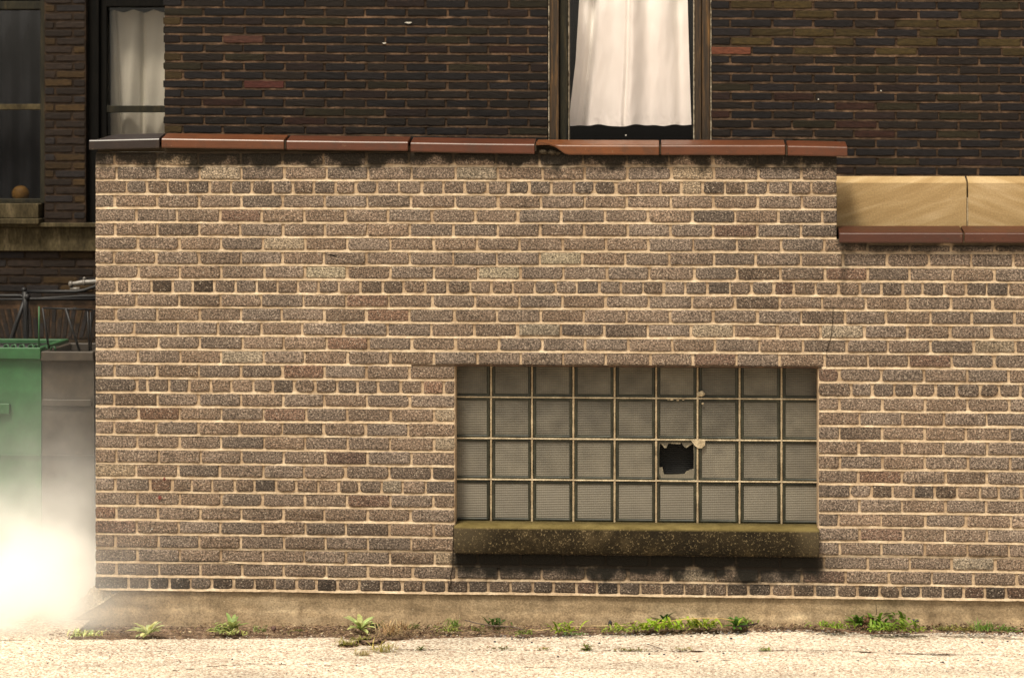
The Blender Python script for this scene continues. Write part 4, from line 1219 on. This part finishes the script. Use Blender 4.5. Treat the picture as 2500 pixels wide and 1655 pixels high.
BR = (.19, .27, .025); PALE = (.50, .54, .26); DK = (.045, .095, .018); YE = (.28, .27, .06); DRY = (.40, .29, .15); OL = (.13, .14, .035)
def weed(name, px, py, kind, size, colr, label, group='weeds along the foot of the wall', spread=1.0, zb=None):
    p = G(px, py, 0.0); 
    if zb is None: zb = .012+.03*max(0, (px-1200)/1300)
    p = G(px, py, zb)
    size = size*(1.05 if px < 1300 else 1.2)/481.0
    mb = MB()
    if kind == 'rosette':
        n = random.randint(15, 20)
        for i in range(n):
            az = 6.2832*i/n+random.uniform(-.2, .2); t = random.random()
            leaf(mb, p, az, random.uniform(.25, 1.25), size*random.uniform(.65, 1.1), size*.13, gcol(colr), .8, 6, .12)
    elif kind == 'clump':
        n = int(26*spread)
        for i in range(n):
            b = p+Vector((random.gauss(0, size*.42*spread), random.gauss(0, size*.18), 0))
            leaf(mb, b, random.uniform(0, 6.28), random.uniform(.3, 1.35), size*random.uniform(.35, .8), size*.085, gcol(colr, .4), 1.0, 4, .1)
        for i in range(int(14*spread)):
            b = p+Vector((random.gauss(0, size*.4*spread), random.gauss(0, size*.18), size*random.uniform(.15, .45)))
            leaf(mb, b, random.uniform(0, 6.28), random.uniform(-.2, .8), size*random.uniform(.2, .35), size*.08, gcol(colr, .4), .6, 3)
    elif kind == 'grass':
        n = int(34*spread)
        for i in range(n):
            b = p+Vector((random.gauss(0, size*.22*spread), random.gauss(0, size*.12), 0))
            leaf(mb, b, random.uniform(0, 6.28), random.uniform(.6, 1.5), size*random.uniform(.4, 1.1), size*.022+.0006, gcol(colr, .35), random.uniform(.3, 1.6), 5)
    elif kind == 'low':
        n = int(30*spread)
        for i in range(n):
            b = p+Vector((random.gauss(0, size*.6*spread), random.gauss(0, size*.2), .002))
            leaf(mb, b, random.uniform(0, 6.28), random.uniform(.1, .9), size*random.uniform(.2, .5), size*.09, gcol(colr, .4), .8, 3)
    o = mb.build('leaves', M['leaf'])
    e = bpy.data.objects.new(name, None); COL.objects.link(e); bpy.data.objects.remove(e)
    # the plant is one mesh: put its origin at its root
    for vv in o.data.vertices: vv.co -= p
    o.location = p; o.name = name; o.data.name = name
    tag(o, label, 'grass tuft' if kind == 'grass' else 'weed', group)
    return o
WD = 'weeds along the foot of the wall'; CW = 'weeds in the pavement'
gc = MB()
for i in range(1500):
    px = random.choice((random.uniform(150, 2540), random.gauss(1180, 120), random.gauss(1640, 110), random.gauss(2180, 110), random.gauss(2400, 70)))
    px = min(2560, max(130, px)); e = edge_pt(px); x_ = P(px, 1500, 0).x; b_ = random.random()
    v = Vector((e.x, e.y, .004)).lerp(Vector((x_, -.012, ZS0(x_)+.006)), b_)
    if nz(px*.017, 77) < -.05 and i % 4: continue
    leaf(gc, v, random.uniform(0, 6.28), random.uniform(.2, 1.4), random.uniform(.008, .024), random.uniform(.0008, .0022), gcol(random.choice((OL, (.20, .22, .05), (.28, .24, .09), (.10, .13, .03))), .4), .9, 3)
tag(gc.build('ground_cover', M['leaf']), 'sparse olive ground cover sprouting all along the soil strip', 'ground cover', kind='stuff')
weed('dandelion_weed', 362, 1549, 'rosette', 50, PALE, 'pale leafy rosette washed out by steam, leftmost large weed')
weed('small_weed', 196, 1553, 'clump', 30, PALE, 'faint small weed beside the broken concrete corner')
weed('small_weed', 230, 1552, 'clump', 28, PALE, 'faint pale sprig just right of the weed by the broken concrete')
weed('leafy_weed', 548, 1541, 'clump', 42, (.32, .38, .12), 'yellow-green leafy clump under the red paint mark side of the wall', spread=1.0)
weed('tall_weed', 566, 1541, 'rosette', 46, (.22, .28, .09), 'tall upright leaf standing in the yellow-green clump at left')
weed('leafy_weed', 575, 1549, 'clump', 24, (.36, .40, .14), 'low pale clump in front of the tall upright leaf', spread=1.2)
weed('small_weed', 634, 1541, 'clump', 26, (.22, .26, .09), 'small olive sprig between the tall-leaved clump and the pale rosette')
weed('small_weed', 720, 1541, 'low', 18, OL, 'tiny olive weed in dead leaves left of the pale rosette')
weed('dandelion_weed', 880, 1538, 'rosette', 50, (.44, .52, .20), 'pale green many-leaved rosette beside the dry straw tuft')
weed('leafy_weed', 915, 1532, 'clump', 26, (.08, .12, .03), 'dark leafy weed touching the right of the pale rosette')
weed('dry_grass_tuft', 952, 1550, 'grass', 44, DRY, 'tan dry grass tuft spreading over soil right of the pale rosette', spread=1.6)
weed('dry_grass_tuft', 985, 1540, 'grass', 36, (.34, .23, .12), 'brown dead grass tuft leaning on the concrete footing', spread=1.5)
weed('small_weed', 1012, 1534, 'clump', 22, (.08, .13, .025), 'small green weed just right of the dead grass')
weed('leafy_weed', 1090, 1540, 'clump', 26, (.20, .24, .05), 'olive weed at the left foot of the long dark twig', spread=1.3)
weed('leafy_weed', 1112, 1531, 'grass', 30, (.14, .22, .04), 'green grassy weed against the footing beside the dark twig end', spread=1.5)
weed('small_weed', 1163, 1540, 'clump', 20, OL, 'olive weed under the long dark twig')
weed('leafy_weed', 1208, 1527, 'clump', 36, (.05, .09, .015), 'dark weed standing behind the long dark twig')
weed('small_weed', 1282, 1548, 'clump', 24, (.12, .17, .03), 'small green weed at pavement edge left of the bright sprig')
weed('bright_weed', 1372, 1541, 'clump', 40, (.24, .34, .035), 'bright green sprig growing on the pale straw stem', spread=.9)
weed('small_weed', 1400, 1549, 'low', 22, (.10, .17, .05), 'greyish green low weed right of the bright sprig')
weed('bright_weed', 1505, 1541, 'clump', 24, (.24, .30, .05), 'small yellow-green weed left end of the brightest patch', spread=1.4)
weed('bright_weed', 1560, 1537, 'clump', 36, (.26, .36, .03), 'bright lime green weed in the brightest patch, its left half', spread=1.4)
weed('bright_weed', 1625, 1535, 'clump', 40, (.24, .36, .025), 'bright green leafy mat where the arched straw starts', spread=1.6)
weed('leafy_weed', 1622, 1520, 'rosette', 34, (.035, .085, .015), 'dark green upright leaves behind the start of the arched straw')
weed('bright_weed', 1722, 1532, 'clump', 40, (.26, .34, .04), 'spiky bright weed under the middle of the arched straw', spread=1.4)
weed('leafy_weed', 1705, 1530, 'clump', 26, (.05, .10, .018), 'dark low leaves left of the spiky bright weed')
weed('leafy_weed', 1797, 1530, 'rosette', 36, (.06, .14, .02), 'broad-leaved weed at the right end of the arched straw')
weed('bright_weed', 1818, 1522, 'clump', 26, (.20, .30, .05), 'pale green tip right beside the broad-leaved weed')
weed('bright_weed', 2030, 1533, 'clump', 28, (.19, .28, .03), 'low bright weed right after the long gap of bare soil', spread=1.7)
weed('leafy_weed', 2096, 1522, 'rosette', 30, (.08, .16, .02), 'spiky green weed left of the brown clod')
weed('lush_weed', 2148, 1522, 'clump', 52, (.10, .21, .015), 'lush dark green weed beside the brown clod, largest on the right', spread=1.2)
weed('bright_weed', 2160, 1538, 'clump', 34, (.17, .28, .03), 'bright pale leaves at the front of the lush weed', spread=1.2)
weed('bright_weed', 2205, 1538, 'clump', 42, (.17, .25, .03), 'tall yellow-green sprig right of the lush weed', spread=1.0)
weed('leafy_weed', 2228, 1540, 'low', 30, (.18, .22, .04), 'yellowish leaves at the right foot of the tall sprig')
weed('small_weed', 2296, 1537, 'clump', 18, (.19, .20, .06), 'tiny yellowish weed in bare soil right of the sprig')
weed('small_weed', 2345, 1538, 'clump', 22, (.20, .19, .05), 'straw-coloured weed between two small green tufts at right', spread=1.6)
weed('leafy_weed', 2398, 1539, 'grass', 28, (.10, .20, .025), 'fresh green tuft near the right edge', spread=1.8)
weed('small_weed', 2462, 1541, 'clump', 24, (.12, .20, .04), 'small green weed by the twig at the right edge', spread=1.4)
weed('crack_weed', 845, 1576, 'grass', 24, YE, 'yellowish grass spilling on the pavement below the pale rosette', CW, 2.4, 0)
weed('crack_weed', 882, 1562, 'clump', 20, (.22, .23, .05), 'yellow-green weed on spilt soil below the pale rosette', CW, 1.3, 0)
weed('crack_weed', 935, 1592, 'grass', 34, (.36, .32, .09), 'pale yellow grass tuft at the left end of the pavement crack', CW, 1.8, 0)
weed('crack_weed', 885, 1600, 'grass', 20, (.36, .30, .13), 'faint dry grass on the pavement left of the yellow tuft', CW, 2.2, 0)
weed('crack_weed', 1028, 1586, 'rosette', 15, (.09, .12, .02), 'tiny dark rosette in the crack right of the yellow tuft', CW, 1, 0)
weed('crack_weed', 1226, 1583, 'low', 20, (.13, .13, .03), 'mossy low weed in the crack under the long dark twig', CW, 1, 0)
weed('crack_weed', 1330, 1584, 'low', 16, (.24, .22, .05), 'yellow moss in the crack under the bright sprig', CW, 1, 0)
weed('crack_weed', 1432, 1586, 'rosette', 18, (.10, .11, .02), 'dark toothed rosette in the middle of the crack', CW, 1, 0)
weed('crack_weed', 1545, 1588, 'low', 20, (.15, .14, .03), 'brownish moss in the crack beside a short twig', CW, 1.3, 0)
weed('crack_weed', 1668, 1586, 'low', 16, (.22, .21, .04), 'yellow moss in the crack under the arched straw', CW, 1.2, 0)
weed('crack_weed', 1871, 1587, 'clump', 14, (.22, .29, .04), 'tiny bright weed in the crack, rightmost of the crack weeds', CW, 1, 0)

# twigs and debris
def twig(name, pts, r, col, label, grp, zlift=.012):
    mb = MB(); mb.col = col; Q = []
    for px, py, z in pts: Q.append(G(px, py, z))
    S_ = []
    for i in range(len(Q)-1):
        for k in range(4): S_.append(Q[i].lerp(Q[i+1], k/4)+Vector((0, 0, .0015*nz(i*4+k, px))))
    S_.append(Q[-1])
    mb.tube(S_, r, 6)
    o = mb.build(name, M['twig']); c = S_[len(S_)//2]
    for vv in o.data.vertices: vv.co -= c
    o.location = c
    return tag(o, label, 'twig', grp)
TG = 'twigs and stems along the wall'
twig('twig', [(1135, 1513, .045), (1165, 1521, .04), (1205, 1527, .03), (1255, 1530, .03), (1278, 1536, .025)], .0030, (.10, .075, .06), 'long dark twig sloping down onto the soil in the middle', TG)
twig('straw_stem', [(1290, 1536, .02), (1320, 1538, .02), (1350, 1533, .025), (1400, 1528, .03), (1470, 1527, .03), (1548, 1526, .03)], .0020, (.50, .38, .20), 'pale straw stem lying from the dark twig toward the bright weeds', TG)
twig('twig', [(1400, 1534, .02), (1450, 1534, .02), (1500, 1536, .015)], .0022, (.20, .12, .07), 'short brown twig just below the pale straw stem', TG)
twig('straw_stem', [(1604, 1521, .05), (1640, 1515, .065), (1680, 1510, .075), (1720, 1508, .08), (1760, 1509, .078), (1795, 1514, .06), (1810, 1519, .05)], .0020, (.50, .36, .14), 'arched golden straw stem over the bright weeds', TG)
twig('twig', [(1990, 1526, .045), (2030, 1534, .04), (2070, 1540, .025), (2130, 1545, .02), (2180, 1546, .02), (2230, 1541, .03), (2262, 1533, .04)], .0028, (.13, .075, .05), 'long curved brown twig along the soil edge below the lush weed', TG)
twig('twig', [(2467, 1520, .06), (2485, 1527, .05), (2515, 1536, .045)], .0024, (.36, .25, .15), 'pale twig at the right edge of the view', TG)
twig('twig', [(1580, 1571, .012), (1600, 1578, .008), (1615, 1583, .004)], .0020, (.07, .045, .04), 'short dark twig lying on the pavement by the crack', TG)
twig('twig', [(1795, 1529, .04), (1820, 1527, .05), (1850, 1521, .06)], .004, (.02, .014, .012), 'black charred stick right of the broad-leaved weed', TG)
twig('twig', [(1945, 1590, .003), (1946, 1580, .02)], .0022, (.14, .08, .07), 'stubby upright twig end in the crack', TG)
twig('dead_twig', [(2139, 1500, .10), (2140, 1487, .13), (2139.5, 1475, .15)], .0016, (.06, .045, .03), 'thin dark dead stem standing against the footing above the lush weed', TG)
cl = MB(); cl.col = (.16, .085, .05); c = G(2119, 1517, .045); lump(cl, c+Vector((0, 0, .005)), .026, 5, .8, 14, 10, .7)
lump(cl, c+Vector((-.012, -.006, -.02)), .018, 7, .8, 12, 8, .6)
tag(cl.build('dirt_clod', M['twig']), 'crumpled brown clod beside the lush dark green weed', 'clod')
cl = MB(); cl.col = (.03, .028, .026); lump(cl, G(1490, 1520, .045), .009, 8, 1.5, 10, 8, .4); lump(cl, G(1488, 1524, .04), .007, 2, 1, 10, 8, .4)
tag(cl.build('pebble', M['stone']), 'dark pebble stuck upright at the footing left of the brightest weeds', 'pebble')
cl = MB(); cl.col = (.12, .07, .045)
lump(cl, G(1545, 1520, .05), .014, 4, .35, 12, 8, .6)
tag(cl.build('dead_leaf', M['twig']), 'curled brown dead leaf behind the brightest weeds', 'leaf')
cl = MB(); cl.col = (.05, .04, .045); lump(cl, G(2235, 1515, .06), .018, 6, .4, 12, 8, .6)
tag(cl.build('stone_chip', M['stone']), 'flat grey stone chip behind the tall yellow-green sprig', 'stone')
cl = MB(); cl.col = (.10, .06, .05); lump(cl, G(668, 1534, .03), .012, 3, 1.1, 12, 8, .4)
tag(cl.build('dirt_clod', M['twig']), 'small brown clod beside dead stems at left of centre', 'clod')

# ------------------------------------------------------------------ steam
sm = MB()
C0 = P(105, 1420, .35)
sm.box(X(-520, .0), X(760, 0), -.55, 1.6, -.02, Z(760, 100, 0), 0)
mv = bpy.data.materials.new('white_steam'); mv.use_nodes = True; t = mv.node_tree; t.nodes.clear()
o_ = t.nodes.new('ShaderNodeOutputMaterial'); pv = t.nodes.new('ShaderNodeVolumePrincipled')
pv.inputs['Color'].default_value = (1, .99, .965, 1); pv.inputs['Anisotropy'].default_value = -0.2
ge = t.nodes.new('ShaderNodeNewGeometry')
def VM(op, a, b=None):
    n = t.nodes.new('ShaderNodeVectorMath'); n.operation = op
    t.links.new(a, n.inputs[0])
    if b is not None:
        if isinstance(b, tuple): n.inputs[1].default_value = b
        else: t.links.new(b, n.inputs[1])
    return n
def MM(op, a, b=0.0, clamp=False):
    n = t.nodes.new('ShaderNodeMath'); n.operation = op; n.use_clamp = clamp
    for i, q in ((0, a), (1, b)):
        if isinstance(q, (int, float)): n.inputs[i].default_value = q
        else: t.links.new(q, n.inputs[i])
    return n.outputs[0]
nn = t.nodes.new('ShaderNodeTexNoise'); nn.inputs['Scale'].default_value = 3.2; nn.inputs['Detail'].default_value = 4
t.links.new(ge.outputs['Position'], nn.inputs['Vector'])
def blob(c, s, amp):
    d = VM('SUBTRACT', ge.outputs['Position'], tuple(c)).outputs[0]
    d = VM('MULTIPLY', d, (1/s[0], 1/s[1], 1/s[2])).outputs[0]
    l = VM('DOT_PRODUCT', d, d).outputs['Value']
    return MM('MULTIPLY', MM('EXPONENT', MM('MULTIPLY', l, -1.0)), amp)
core = blob((X(85, .35), .38, Z(1500, 110, .35)), (.38, .42, .34), 15.0)
mid = blob((X(120, .4), .42, Z(1480, 110, .4)), (.46, .44, .66), 3.0)
veil = blob((X(20, .2), -.10, .05), (.58, .34, .30), 1.8)
low = blob((X(35, -.05), -.05, .02), (.27, .30, .18), 14.0)
nf = MM('MULTIPLY', MM('SUBTRACT', nn.outputs['Fac'], .33), 3.2, True)
dens = MM('ADD', MM('MULTIPLY', MM('ADD', MM('ADD', core, low), mid), nf), veil)
t.links.new(dens, pv.inputs['Density']); t.links.new(pv.outputs[0], o_.inputs['Volume'])
tag(sm.build('steam', mv), 'white steam billowing up from the ground left of the brick wall', 'steam', kind='stuff')
